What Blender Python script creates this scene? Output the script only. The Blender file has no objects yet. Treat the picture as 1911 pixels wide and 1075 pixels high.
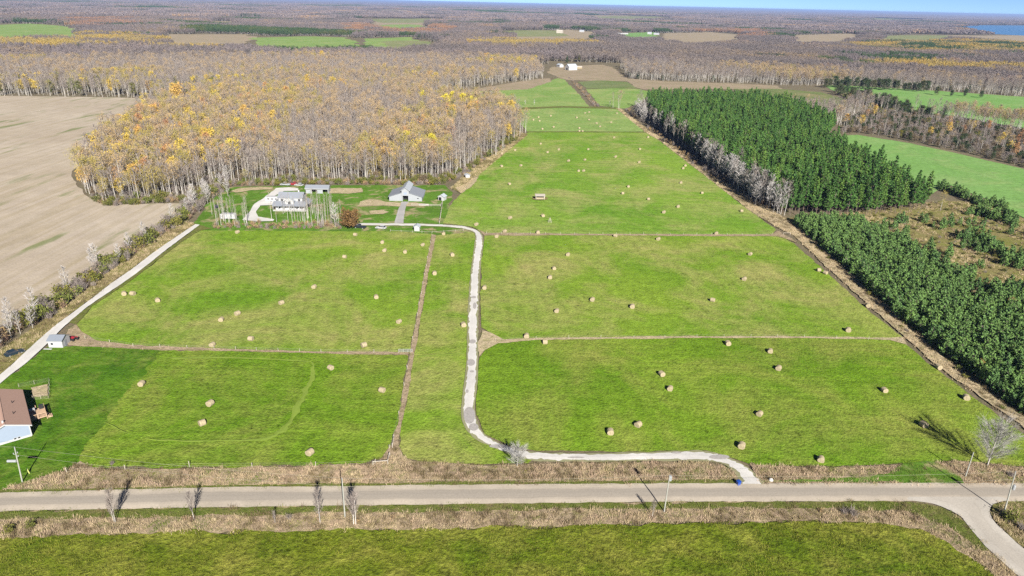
import bpy, math, random
import numpy as np
from mathutils import Vector, Matrix
from mathutils import noise as mnoise
from mathutils.geometry import tessellate_polygon

random.seed(7)
RNG = np.random.default_rng(7)
scene = bpy.context.scene
COL = scene.collection

# ------------------------------------------------------------------ camera
CAM_H = 90.0
PITCH, ROLL = math.radians(22.64), math.radians(1.289)
FPX, CX, CY = 1275.0, 955.5, 537.5
F_ = np.array([0, math.cos(PITCH), -math.sin(PITCH)])
R_ = np.array([1.0, 0, 0])
U_ = np.cross(R_, F_)
c_, s_ = math.cos(ROLL), math.sin(ROLL)
cam = bpy.data.cameras.new('camera')
cam.sensor_width = 36.0
cam.lens = FPX / 1911 * 36.0
cam.clip_start = 1.0
cam.clip_end = 150000.0
cam_o = bpy.data.objects.new('camera', cam)
COL.objects.link(cam_o)
_x, _y, _z = R_ * c_ + U_ * s_, -R_ * s_ + U_ * c_, -F_
cam_o.matrix_world = Matrix(((_x[0], _y[0], _z[0], 0), (_x[1], _y[1], _z[1], 0), (_x[2], _y[2], _z[2], CAM_H), (0, 0, 0, 1)))
scene.camera = cam_o

# ------------------------------------------------------------------ sky, sun, exposure
SUN_EL, SUN_AZ = math.radians(31), math.radians(17.5)      # sun behind the drone, a little to its right
to_sun = Vector((math.cos(SUN_EL) * math.sin(SUN_AZ), -math.cos(SUN_EL) * math.cos(SUN_AZ), math.sin(SUN_EL)))
world = bpy.data.worlds.new('World')
scene.world = world
world.use_nodes = True
wn = world.node_tree
bg = wn.nodes['Background']
sky = wn.nodes.new('ShaderNodeTexSky')
sky.sky_type = 'NISHITA'
sky.sun_disc = False
sky.sun_elevation = SUN_EL
sky.sun_rotation = math.atan2(to_sun.x, to_sun.y)
sky.air_density = 0.34
sky.dust_density = 0.0
sky.altitude = 1000
sky.ozone_density = 5.0
wn.links.new(sky.outputs[0], bg.inputs[0])
bg.inputs[1].default_value = 0.05
sun = bpy.data.lights.new('sun', 'SUN')
sun.energy = 5.0
sun.angle = math.radians(0.55)
sun.color = (1.0, 0.955, 0.89)
sun_o = bpy.data.objects.new('sun', sun)
COL.objects.link(sun_o)
sun_o.rotation_euler = to_sun.to_track_quat('Z', 'Y').to_euler()
sun_o.location = (0, -50, 200)
vs = scene.view_settings
vs.view_transform = 'Standard'
vs.look = 'None'
vs.exposure = 1.17
vs.gamma = 1.0
vs.use_curve_mapping = False
scene.cycles.use_denoising = False
scene.cycles.use_adaptive_sampling = False
scene.cycles.max_bounces = 5
scene.cycles.diffuse_bounces = 2
scene.cycles.glossy_bounces = 2
scene.cycles.transmission_bounces = 2
scene.cycles.volume_bounces = 0
scene.cycles.caustics_reflective = False
scene.cycles.caustics_refractive = False


# ------------------------------------------------------------------ survey: a bearing from the drone to a place on the ground
def gp(x, y, z=0.0):
    dx, dy = (x - CX) / FPX, (y - CY) / FPX
    a, b = dx * c_ + dy * s_, -dx * s_ + dy * c_
    r = F_ + R_ * a - U_ * b
    t = (z - CAM_H) / r[2]
    return (float(r[0] * t), float(r[1] * t))


def poly(pts, z=0.0):
    return [gp(x, y, z) for x, y in pts]


def inside(P, pts):
    """vectorised point in polygon: pts (n,2) against polygon P"""
    pts = np.asarray(pts, float)
    x, y = pts[:, 0], pts[:, 1]
    res = np.zeros(len(pts), bool)
    n = len(P)
    j = n - 1
    for i in range(n):
        xi, yi = P[i]
        xj, yj = P[j]
        if yi != yj:
            cond = ((yi > y) != (yj > y)) & (x < (xj - xi) * (y - yi) / (yj - yi) + xi)
            res ^= cond
        j = i
    return res


# ------------------------------------------------------------------ object helpers
def tag(o, label=None, cat=None, group=None, kind=None):
    if label: o['label'] = label
    if cat: o['category'] = cat
    if group: o['group'] = group
    if kind: o['kind'] = kind
    return o


def link(name, me, parent=None, loc=(0, 0, 0), rz=0.0):
    o = bpy.data.objects.new(name, me)
    COL.objects.link(o)
    o.location = loc
    o.rotation_euler = (0, 0, rz)
    o.parent = parent
    return o


def empty(name, loc, rz=0.0):
    o = link(name, None, None, loc, rz)
    o.empty_display_size = 0.2
    return o


class MB:
    """collects quads, boxes, tubes; build() makes one mesh"""
    def __init__(s):
        s.v, s.f, s.m = [], [], []

    def face(s, pts, m=0):
        i = len(s.v)
        s.v += [tuple(p) for p in pts]
        s.f.append(tuple(range(i, i + len(pts))))
        s.m.append(m)

    def box(s, x0, x1, y0, y1, z0, z1, m=0):
        i = len(s.v)
        s.v += [(x0, y0, z0), (x1, y0, z0), (x1, y1, z0), (x0, y1, z0), (x0, y0, z1), (x1, y0, z1), (x1, y1, z1), (x0, y1, z1)]
        for q in ((0, 3, 2, 1), (4, 5, 6, 7), (0, 1, 5, 4), (1, 2, 6, 5), (2, 3, 7, 6), (3, 0, 4, 7)):
            s.f.append(tuple(i + k for k in q))
            s.m.append(m)

    def tube(s, pts, rad, n=5, m=0, cap=True):
        rings = []
        for k, p in enumerate(pts):
            p = Vector(p)
            d = (Vector(pts[min(k + 1, len(pts) - 1)]) - Vector(pts[max(k - 1, 0)])).normalized()
            a = d.orthogonal().normalized()
            b = d.cross(a)
            r = rad[k] if hasattr(rad, '__len__') else rad
            i = len(s.v)
            for q in range(n):
                t = 2 * math.pi * q / n
                s.v.append(tuple(p + (a * math.cos(t) + b * math.sin(t)) * r))
            rings.append(i)
        for a0, b0 in zip(rings, rings[1:]):
            for q in range(n):
                s.f.append((a0 + q, a0 + (q + 1) % n, b0 + (q + 1) % n, b0 + q))
                s.m.append(m)
        if cap:
            s.f.append(tuple(rings[-1] + q for q in range(n)))
            s.m.append(m)
            s.f.append(tuple(rings[0] + q for q in reversed(range(n))))
            s.m.append(m)

    def prism(s, prof, y0, y1, m=0):
        """profile of (x, z) points extruded along y"""
        n = len(prof)
        i = len(s.v)
        s.v += [(x, y0, z) for x, z in prof] + [(x, y1, z) for x, z in prof]
        for k in range(n):
            s.f.append((i + k, i + (k + 1) % n, i + n + (k + 1) % n, i + n + k))
            s.m.append(m)
        s.f.append(tuple(i + k for k in reversed(range(n))))
        s.m.append(m)
        s.f.append(tuple(i + n + k for k in range(n)))
        s.m.append(m)

    def prism_x(s, prof, x0, x1, m=0):
        """profile of (y, z) points extruded along x"""
        n = len(prof)
        i = len(s.v)
        s.v += [(x0, y, z) for y, z in prof] + [(x1, y, z) for y, z in prof]
        for k in range(n):
            s.f.append((i + k, i + n + k, i + n + (k + 1) % n, i + (k + 1) % n))
            s.m.append(m)
        s.f.append(tuple(i + k for k in range(n)))
        s.m.append(m)
        s.f.append(tuple(i + n + k for k in reversed(range(n))))
        s.m.append(m)

    def mesh(s, name, mats, smooth=False):
        me = bpy.data.meshes.new(name)
        me.from_pydata(s.v, [], s.f)
        for mt in (mats if isinstance(mats, (list, tuple)) else [mats]):
            me.materials.append(mt)
        if any(s.m):
            me.polygons.foreach_set('material_index', s.m)
        if smooth:
            me.polygons.foreach_set('use_smooth', [True] * len(me.polygons))
        me.update()
        return me

    def build(s, name, mats, parent=None, loc=(0, 0, 0), rz=0.0, smooth=False):
        return link(name, s.mesh(name, mats, smooth), parent, loc, rz)


# ------------------------------------------------------------------ materials
def new_mat(name, rough=0.9, spec=0.2):
    m = bpy.data.materials.new(name)
    m.use_nodes = True
    nt = m.node_tree
    b = nt.nodes['Principled BSDF']
    b.inputs['Roughness'].default_value = rough
    b.inputs['Specular IOR Level'].default_value = spec
    return m, nt, b


class NT:
    def __init__(s, nt):
        s.nt = nt
        s.L = nt.links.new

    def n(s, t, **kw):
        o = s.nt.nodes.new(t)
        for k, v in kw.items():
            setattr(o, k, v)
        return o

    def coord(s, scale=None, rotz=0.0):
        tc = s.n('ShaderNodeTexCoord')
        if scale is None:
            return tc.outputs['Object']
        mp = s.n('ShaderNodeMapping')
        mp.inputs['Scale'].default_value = scale
        mp.inputs['Rotation'].default_value = (0, 0, rotz)
        s.L(tc.outputs['Object'], mp.inputs[0])
        return mp.outputs[0]

    def noise(s, vec, scale, detail=3, rough=0.55, dist=0.0):
        o = s.n('ShaderNodeTexNoise')
        o.inputs['Scale'].default_value = scale
        o.inputs['Detail'].default_value = detail
        o.inputs['Roughness'].default_value = rough
        o.inputs['Distortion'].default_value = dist
        s.L(vec, o.inputs['Vector'])
        return o.outputs['Fac']

    def rng(s, v, a, b, c=0.0, d=1.0):
        o = s.n('ShaderNodeMapRange')
        s.L(v, o.inputs[0])
        for i, q in zip((1, 2, 3, 4), (a, b, c, d)):
            o.inputs[i].default_value = q
        return o.outputs[0]

    def mix(s, fac, a, b, mode='MIX'):
        o = s.n('ShaderNodeMix', data_type='RGBA', blend_type=mode)
        for sock, val in ((o.inputs[0], fac), (o.inputs[6], a), (o.inputs[7], b)):
            if isinstance(val, (int, float)):
                sock.default_value = val
            elif isinstance(val, tuple):
                sock.default_value = (*val, 1)
            else:
                s.L(val, sock)
        return o.outputs[2]

    def math(s, op, a, b=0.0):
        o = s.n('ShaderNodeMath', operation=op)
        for sock, val in ((o.inputs[0], a), (o.inputs[1], b)):
            if isinstance(val, (int, float)):
                sock.default_value = val
            else:
                s.L(val, sock)
        return o.outputs[0]

    def bump(s, h, bsdf, dist, strength=1.0):
        o = s.n('ShaderNodeBump')
        o.inputs['Strength'].default_value = strength
        o.inputs['Distance'].default_value = dist
        s.L(h, o.inputs['Height'])
        s.L(o.outputs[0], bsdf.inputs['Normal'])


def grass_mat(name, a, b, dry, dry_lo=0.52, dry_hi=0.75, grain=0.35, streak=0.0, streak_rot=0.0, bump=0.25, big=0.018, gs=1.6, swath=0.0, swath_w=3.5, swath_rot=0.0):
    """turf: two greens in broad patches, dry patches, grain of tussocks, mowing streaks"""
    m, nt, bs = new_mat(name, 0.95, 0.05)
    N = NT(nt)
    co = N.coord()
    f1 = N.rng(N.noise(co, big, 4, 0.6), 0.36, 0.64)
    col = N.mix(f1, a, b)
    f2 = N.rng(N.noise(co, big * 1.9, 6, 0.65, 0.6), dry_lo, dry_hi)
    col = N.mix(f2, col, dry)
    g1 = N.noise(co, gs, 4, 0.7)
    g2 = N.noise(co, 0.33, 3, 0.6)
    v = N.math('ADD', N.rng(g1, 0.25, 0.75, -grain, grain), N.rng(g2, 0.3, 0.7, -0.18, 0.18))
    if streak:
        st = N.noise(N.coord((0.02, 0.75, 1), streak_rot), 1.0, 3, 0.6)
        v = N.math('ADD', v, N.rng(st, 0.3, 0.7, -streak, streak))
    if swath:
        wv = N.n('ShaderNodeTexWave', wave_type='BANDS', bands_direction='Y', wave_profile='SIN')
        wv.inputs['Scale'].default_value = 0.314 / swath_w
        wv.inputs['Distortion'].default_value = 2.5
        wv.inputs['Detail'].default_value = 2
        wv.inputs['Detail Scale'].default_value = 0.35
        N.L(N.coord((1, 1, 1), swath_rot), wv.inputs['Vector'])
        sw = N.math('MULTIPLY', N.rng(wv.outputs['Fac'], 0.2, 0.8, -swath, swath), N.rng(N.noise(co, 0.02, 3), 0.35, 0.6, 0.2, 1.0))
        v = N.math('ADD', v, sw)
    sp = N.math('MULTIPLY', N.rng(N.noise(co, 0.85, 2, 0.6), 0.56, 0.66), N.rng(N.noise(co, big * 3.1, 3, 0.6), 0.45, 0.6))
    v = N.math('ADD', N.math('MULTIPLY', sp, -0.32), v)
    v = N.math('ADD', v, 1.0)
    hs = N.n('ShaderNodeHueSaturation')
    N.L(v, hs.inputs['Value'])
    N.L(col, hs.inputs['Color'])
    N.L(hs.outputs[0], bs.inputs['Base Color'])
    if bump:
        N.bump(N.noise(co, gs, 4, 0.7), bs, bump, 1.0)
    return m


def plain_mat(name, col, rough=0.8, var=0.12, scale=1.5, spec=0.25, metal=0.0):
    m, nt, bs = new_mat(name, rough, spec)
    N = NT(nt)
    bs.inputs['Metallic'].default_value = metal
    v = N.rng(N.noise(N.coord(), scale, 4, 0.65), 0.25, 0.75, 1 - var, 1 + var)
    hs = N.n('ShaderNodeHueSaturation')
    hs.inputs['Color'].default_value = (*col, 1)
    N.L(v, hs.inputs['Value'])
    N.L(hs.outputs[0], bs.inputs['Base Color'])
    return m


def leaf_mat(name, cols, var=0.3):
    """foliage: colour of the single tree from its own random number, clumps from noise"""
    m, nt, bs = new_mat(name, 0.9, 0.08)
    N = NT(nt)
    oi = N.n('ShaderNodeObjectInfo')
    cr = N.n('ShaderNodeValToRGB')
    el = cr.color_ramp.elements
    el[0].position, el[0].color = 0.0, (*cols[0], 1)
    el[1].position, el[1].color = 1.0, (*cols[-1], 1)
    for k, c in enumerate(cols[1:-1]):
        e = el.new((k + 1) / (len(cols) - 1))
        e.color = (*c, 1)
    N.L(oi.outputs['Random'], cr.inputs[0])
    v = N.rng(N.noise(N.coord(), 0.9, 3, 0.7), 0.25, 0.75, 1 - var, 1 + var)
    hs = N.n('ShaderNodeHueSaturation')
    N.L(cr.outputs[0], hs.inputs['Color'])
    N.L(v, hs.inputs['Value'])
    N.L(hs.outputs[0], bs.inputs['Base Color'])
    return m


def far_wood_mat(name, cols, dark, pscale=0.006):
    """distant woodland: stands of different kinds in patches over the land"""
    m, nt, bs = new_mat(name, 0.95, 0.02)
    N = NT(nt)
    ge = N.n('ShaderNodeNewGeometry')
    P = ge.outputs['Position']
    cr = N.n('ShaderNodeValToRGB')
    cr.color_ramp.interpolation = 'LINEAR'
    el = cr.color_ramp.elements
    el[0].position, el[0].color = cols[0][0], (*cols[0][1], 1)
    el[1].position, el[1].color = cols[-1][0], (*cols[-1][1], 1)
    for p, c in cols[1:-1]:
        e = el.new(p)
        e.color = (*c, 1)
    mp = N.n('ShaderNodeMapping')
    mp.inputs['Scale'].default_value = (1, 0.55, 0)
    N.L(P, mp.inputs[0])
    f = N.noise(mp.outputs[0], pscale, 5, 0.62, 0.3)
    f2 = N.noise(mp.outputs[0], 0.09, 2, 0.7)
    f = N.math('ADD', f, N.rng(f2, 0.2, 0.8, -0.13, 0.13))
    N.L(f, cr.inputs[0])
    v = N.rng(N.noise(P, 0.12, 3, 0.7), 0.25, 0.75, 0.8, 1.2)
    hs = N.n('ShaderNodeHueSaturation')
    N.L(cr.outputs[0], hs.inputs['Color'])
    N.L(v, hs.inputs['Value'])
    N.L(hs.outputs[0], bs.inputs['Base Color'])
    return m


def gravel_mat(name, col, track, tracks=True, amt=0.5, edge=None):
    """loose gravel; UV v runs across the road, wheel tracks are compacted and darker"""
    m, nt, bs = new_mat(name, 0.95, 0.1)
    N = NT(nt)
    uv = N.n('ShaderNodeTexCoord').outputs['UV']
    sp = N.n('ShaderNodeSeparateXYZ')
    N.L(uv, sp.inputs[0])
    co = N.coord()
    base = N.mix(N.rng(N.noise(co, 0.12, 5, 0.65), 0.35, 0.7), col, tuple(0.76 * q for q in col))
    if tracks:
        d = N.math('ABSOLUTE', N.math('SUBTRACT', sp.outputs[1], 0.5))
        w = N.math('ADD', d, N.rng(N.noise(N.coord((0.03, 0.6, 1)), 1.0, 3), 0.2, 0.8, -0.06, 0.06))
        f = N.rng(w, 0.12, 0.34, amt, 0.0)
        base = N.mix(f, base, track)
        base = N.mix(N.rng(N.math('ABSOLUTE', N.math('SUBTRACT', w, 0.19)), 0.0, 0.03, amt * 0.6, 0.0), base, tuple(0.8 * q for q in track))
    v = N.rng(N.noise(co, 3.0, 4, 0.75), 0.2, 0.8, 0.82, 1.18)
    hs = N.n('ShaderNodeHueSaturation')
    N.L(base, hs.inputs['Color'])
    N.L(v, hs.inputs['Value'])
    N.L(hs.outputs[0], bs.inputs['Base Color'])
    N.bump(N.noise(co, 4.0, 3, 0.7), bs, 0.03, 0.6)
    return m


def litter_mat(name, cols, scale=0.05):
    m, nt, bs = new_mat(name, 0.95, 0.03)
    N = NT(nt)
    co = N.coord()
    col = N.mix(N.rng(N.noise(co, scale, 5, 0.65), 0.35, 0.65), cols[0], cols[1])
    col = N.mix(N.rng(N.noise(co, scale * 3.7, 5, 0.7, 0.5), 0.5, 0.7), col, cols[2])
    v = N.rng(N.noise(co, 1.3, 5, 0.75), 0.25, 0.75, 0.6, 1.4)
    hs = N.n('ShaderNodeHueSaturation')
    N.L(col, hs.inputs['Color'])
    N.L(v, hs.inputs['Value'])
    N.L(hs.outputs[0], bs.inputs['Base Color'])
    N.bump(N.noise(co, 1.1, 5, 0.75), bs, 0.35)
    return m


def plough_mat(name):
    m, nt, bs = new_mat(name, 0.95, 0.03)
    N = NT(nt)
    co = N.coord()
    rot = math.radians(-33)
    col = N.mix(N.rng(N.noise(co, 0.012, 5, 0.6), 0.35, 0.65), (0.335, 0.28, 0.215), (0.40, 0.345, 0.275))
    st = N.noise(N.coord((0.35, 0.012, 1), rot), 1.0, 4, 0.6)
    col = N.mix(N.rng(st, 0.42, 0.7, 0, 0.75), col, (0.285, 0.235, 0.15))
    gr = N.math('MULTIPLY', N.rng(N.noise(N.coord((0.10, 0.02, 1), rot), 1.0, 3, 0.6), 0.56, 0.66), N.rng(N.noise(co, 0.02, 2), 0.42, 0.56))
    col = N.mix(N.math('MULTIPLY', gr, 0.8), col, (0.14, 0.165, 0.06))
    v = N.math('ADD', N.rng(N.noise(co, 1.6, 4, 0.7), 0.25, 0.75, 0.84, 1.16), N.rng(N.noise(co, 0.09, 5, 0.7), 0.3, 0.7, -0.1, 0.1))
    hs = N.n('ShaderNodeHueSaturation')
    N.L(col, hs.inputs['Color'])
    N.L(v, hs.inputs['Value'])
    N.L(hs.outputs[0], bs.inputs['Base Color'])
    N.bump(N.noise(co, 1.2, 3, 0.7), bs, 0.12)
    return m


G_A, G_B, G_DRY = (0.110, 0.205, 0.016), (0.072, 0.160, 0.010), (0.185, 0.190, 0.040)
M = {}
M['ground'] = litter_mat('ground_litter', ((0.13, 0.105, 0.07), (0.17, 0.14, 0.09), (0.11, 0.115, 0.05)))
M['hay_front'] = grass_mat('hay_turf_front', (0.145, 0.232, 0.018), (0.092, 0.180, 0.009), (0.235, 0.240, 0.055), 0.43, 0.74, 0.5, 0.08, 0.0, 0.4, swath=0.05, swath_w=2.6)
M['hay_mid'] = grass_mat('hay_turf_mid', (0.172, 0.255, 0.026), (0.112, 0.210, 0.014), (0.285, 0.265, 0.090), 0.42, 0.70, 0.42, 0.06, 0.3, 0.35, swath=0.04, swath_w=4.5, swath_rot=1.45)
M['hay_back'] = grass_mat('hay_turf_back', (0.165, 0.262, 0.032), (0.108, 0.216, 0.018), (0.285, 0.275, 0.10), 0.43, 0.72, 0.36, 0.08, 0.1, 0.3, swath=0.05, swath_w=6.0, swath_rot=0.05)
M['hay_far'] = grass_mat('hay_turf_far', (0.20, 0.275, 0.08), (0.15, 0.245, 0.055), (0.29, 0.30, 0.12), 0.5, 0.75, 0.25, 0.10, 0.0, 0.2)
M['winter_crop'] = grass_mat('winter_crop', (0.165, 0.285, 0.085), (0.13, 0.26, 0.06), (0.23, 0.29, 0.11), 0.5, 0.8, 0.15, 0.10, 0.42, 0.1)
M['olive_far'] = grass_mat('olive_far_turf', (0.20, 0.21, 0.09), (0.16, 0.19, 0.07), (0.28, 0.25, 0.14), 0.5, 0.7, 0.25, 0.08, 0.2, 0.2)
M['meadow'] = litter_mat('rough_meadow', ((0.30, 0.235, 0.165), (0.245, 0.195, 0.13), (0.20, 0.195, 0.09)), 0.035)
M['lawn'] = grass_mat('lawn_turf', (0.078, 0.158, 0.010), (0.050, 0.122, 0.007), (0.155, 0.190, 0.036), 0.47, 0.74, 0.4, 0.16, 0.9, 0.3, 0.06)
M['near_field'] = grass_mat('near_turf', (0.118, 0.145, 0.012), (0.075, 0.115, 0.007), (0.200, 0.200, 0.035), 0.44, 0.68, 0.7, 0.05, 0.1, 0.6, 0.05, 1.2)
M['yard'] = grass_mat('yard_turf', (0.09, 0.18, 0.02), (0.07, 0.14, 0.015), (0.27, 0.23, 0.12), 0.52, 0.62, 0.25, 0, 0, 0.15, 0.05)
M['dry'] = litter_mat('dry_grass', ((0.34, 0.265, 0.175), (0.27, 0.205, 0.135), (0.18, 0.165, 0.065)), 0.12)
M['dry_pale'] = litter_mat('dry_pale_grass', ((0.40, 0.33, 0.21), (0.34, 0.27, 0.17), (0.26, 0.24, 0.11)), 0.1)
M['verge_green'] = litter_mat('verge_green', ((0.09, 0.12, 0.02), (0.13, 0.13, 0.04), (0.18, 0.15, 0.07)), 0.2)
M['scrub'] = litter_mat('scrub_ground', ((0.19, 0.155, 0.07), (0.155, 0.16, 0.04), (0.25, 0.20, 0.10)), 0.07)
M['plough'] = plough_mat('plough_soil')
M['tan_field'] = litter_mat('tan_stubble', ((0.31, 0.245, 0.165), (0.26, 0.21, 0.145), (0.23, 0.215, 0.11)), 0.02)
M['road'] = gravel_mat('road_gravel', (0.43, 0.372, 0.295), (0.275, 0.243, 0.20), True, 0.95)
M['drive'] = gravel_mat('drive_gravel', (0.56, 0.54, 0.505), (0.44, 0.42, 0.385), True, 0.3)
M['side_road'] = gravel_mat('side_gravel', (0.43, 0.395, 0.34), (0.34, 0.305, 0.255), True, 0.5)
M['patch'] = plain_mat('gravel_patch', (0.30, 0.28, 0.26), 0.95, 0.25, 2.0, 0.05)
M['water'], _nt, _b = new_mat('lake_water', 0.5, 0.1)
_b.inputs['Base Color'].default_value = (0.06, 0.17, 0.34, 1)
M['bark_pale'] = leaf_mat('bark_pale', ((0.42, 0.395, 0.35), (0.32, 0.295, 0.26), (0.50, 0.475, 0.43)), 0.3)
M['bark_dark'] = plain_mat('bark_dark', (0.15, 0.115, 0.085), 0.95, 0.3)
M['twig'] = leaf_mat('twig_grey', ((0.25, 0.21, 0.185), (0.21, 0.18, 0.16), (0.28, 0.235, 0.195)), 0.3)
M['twig_white'] = leaf_mat('twig_white', ((0.44, 0.415, 0.395), (0.36, 0.335, 0.315)), 0.3)
M['twig_mid'] = leaf_mat('twig_mid', ((0.33, 0.32, 0.29), (0.30, 0.28, 0.26)), 0.3)
M['twig_red'] = leaf_mat('twig_red', ((0.21, 0.13, 0.10), (0.17, 0.125, 0.085), (0.23, 0.165, 0.10)), 0.3)
M['leaf_olive'] = leaf_mat('leaf_olive', ((0.32, 0.255, 0.065), (0.36, 0.285, 0.07), (0.275, 0.24, 0.065)), 0.3)
M['leaf_tan'] = leaf_mat('leaf_tan', ((0.38, 0.275, 0.14), (0.335, 0.245, 0.135), (0.41, 0.28, 0.12)), 0.3)
M['leaf_gold'] = leaf_mat('leaf_gold', ((0.49, 0.345, 0.07), (0.48, 0.375, 0.065), (0.49, 0.295, 0.08)), 0.25)
M['leaf_lemon'] = leaf_mat('leaf_lemon', ((0.55, 0.44, 0.04), (0.50, 0.43, 0.05)), 0.25)
M['leaf_rust'] = leaf_mat('leaf_rust', ((0.36, 0.19, 0.09), (0.40, 0.235, 0.10), (0.30, 0.145, 0.075)), 0.3)
M['leaf_brown'] = leaf_mat('leaf_brown', ((0.155, 0.12, 0.075), (0.13, 0.105, 0.065), (0.185, 0.14, 0.085)), 0.3)
M['leaf_green'] = leaf_mat('leaf_green', ((0.12, 0.14, 0.03), (0.10, 0.105, 0.025), (0.16, 0.15, 0.03)), 0.3)
M['leaf_copper'] = leaf_mat('leaf_copper', ((0.135, 0.082, 0.030), (0.15, 0.088, 0.035)), 0.35)
M['needle'] = leaf_mat('pine_needle', ((0.078, 0.162, 0.034), (0.055, 0.122, 0.030), (0.110, 0.19, 0.036)), 0.45)
M['needle_young'] = leaf_mat('young_needle', ((0.105, 0.185, 0.055), (0.125, 0.21, 0.055), (0.085, 0.16, 0.052)), 0.4)
M['needle_dark'] = leaf_mat('dark_needle', ((0.035, 0.060, 0.022), (0.045, 0.065, 0.025), (0.06, 0.065, 0.025)), 0.35)
M['far_wood'] = far_wood_mat('far_wood', [(0.20, (0.04, 0.065, 0.033)), (0.34, (0.055, 0.075, 0.04)), (0.40, (0.14, 0.12, 0.115)), (0.50, (0.19, 0.16, 0.155)), (0.60, (0.215, 0.17, 0.145)), (0.66, (0.29, 0.19, 0.12)), (0.70, (0.33, 0.23, 0.11)), (0.76, (0.28, 0.185, 0.125)), (0.84, (0.20, 0.16, 0.14))], 0, 0.0045)
M['far_grey'] = far_wood_mat('far_grey_wood', [(0.2, (0.11, 0.097, 0.09)), (0.45, (0.162, 0.138, 0.127)), (0.58, (0.195, 0.158, 0.132)), (0.66, (0.26, 0.195, 0.12)), (0.74, (0.34, 0.235, 0.10))], 0)
M['far_gold'] = far_wood_mat('far_gold_wood', [(0.2, (0.20, 0.165, 0.12)), (0.42, (0.27, 0.21, 0.10)), (0.55, (0.34, 0.25, 0.07)), (0.65, (0.38, 0.24, 0.06)), (0.75, (0.22, 0.17, 0.13))], 0, 0.012)
M['far_rust'] = far_wood_mat('far_rust_wood', [(0.2, (0.18, 0.14, 0.12)), (0.42, (0.23, 0.155, 0.115)), (0.55, (0.29, 0.165, 0.10)), (0.65, (0.33, 0.20, 0.10)), (0.75, (0.22, 0.15, 0.12))], 0, 0.012)
M['far_conifer'] = far_wood_mat('far_conifer', [(0.2, (0.04, 0.075, 0.03)), (0.55, (0.055, 0.09, 0.035)), (0.75, (0.14, 0.13, 0.04))], 0)
M['bale'] = plain_mat('bale_straw', (0.315, 0.262, 0.168), 0.95, 0.3, 3.0, 0.05)
M['wood_pole'] = plain_mat('pole_wood', (0.30, 0.30, 0.26), 0.9, 0.15)
M['wood_grey'] = plain_mat('weathered_wood', (0.40, 0.36, 0.30), 0.9, 0.2)
M['wood_deck'] = plain_mat('deck_wood', (0.42, 0.29, 0.19), 0.85, 0.2)
M['white'] = plain_mat('white_paint', (0.37, 0.37, 0.368), 0.6, 0.08)
M['siding_blue'] = plain_mat('pale_blue_siding', (0.225, 0.27, 0.34), 0.6, 0.05)
M['siding_grey'] = plain_mat('grey_siding', (0.27, 0.285, 0.30), 0.6, 0.08)
M['roof_brown'] = plain_mat('brown_shingle', (0.335, 0.215, 0.165), 0.9, 0.16, 4.0)
M['roof_grey'] = plain_mat('grey_metal_roof', (0.20, 0.215, 0.24), 0.5, 0.08)
M['roof_slate'] = plain_mat('slate_shingle', (0.17, 0.19, 0.22), 0.85, 0.15, 4.0)
M['roof_pale'] = plain_mat('pale_metal_roof', (0.34, 0.365, 0.39), 0.5, 0.06)
M['dark'] = plain_mat('dark_opening', (0.015, 0.015, 0.017), 0.9, 0.2)
M['glass'] = plain_mat('window_glass', (0.03, 0.035, 0.045), 0.1, 0.1, 1.0, 0.6)
M['concrete'] = plain_mat('concrete', (0.45, 0.44, 0.42), 0.9, 0.1)
M['steel'] = plain_mat('galvanised_steel', (0.26, 0.27, 0.275), 0.5, 0.08, 2.0, 0.3, 0.0)
M['rubber'] = plain_mat('rubber', (0.02, 0.02, 0.02), 0.9, 0.1)
M['paint_dark'] = plain_mat('dark_blue_paint', (0.012, 0.025, 0.035), 0.25, 0.05, 1, 0.5)
M['paint_red'] = plain_mat('red_paint', (0.30, 0.02, 0.025), 0.4, 0.1, 1, 0.5)
M['paint_blue'] = plain_mat('blue_plastic', (0.015, 0.06, 0.30), 0.4, 0.05, 1, 0.5)
M['paint_black'] = plain_mat('black_paint', (0.02, 0.022, 0.025), 0.3, 0.05, 1, 0.5)
M['paint_silver'] = plain_mat('silver_paint', (0.30, 0.31, 0.33), 0.3, 0.05, 1, 0.5)
M['wire'] = plain_mat('wire_aluminium', (0.34, 0.32, 0.24), 0.5, 0.05)
M['animal'] = plain_mat('dark_coat', (0.05, 0.03, 0.02), 0.8, 0.2)


# ------------------------------------------------------------------ ground sheets
def outline(pts, step=2.5, amp=0.5, seed=0.0):
    """a field's edge: the surveyed corners joined by slightly wandering lines"""
    out = []
    n = len(pts)
    for i in range(n):
        a, b = Vector(pts[i]), Vector(pts[(i + 1) % n])
        L = (b - a).length
        k = max(1, min(90, int(L / step)))
        nrm = Vector((-(b - a).y, (b - a).x)).normalized() if L > 0 else Vector((0, 0))
        for q in range(k):
            p = a.lerp(b, q / k)
            w = amp * (mnoise.noise((p.x * 0.25 + seed, p.y * 0.25, 3.3)) * 1.3 + 0.6 * mnoise.noise((p.x * 0.9, p.y * 0.9 + seed, 7.7)))
            w *= min(1.0, q * 2, (k - q) * 2) if k > 2 else 0
            p = p + nrm * w
            out.append((p.x, p.y))
    return out


LAYER = [0.02]


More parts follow.
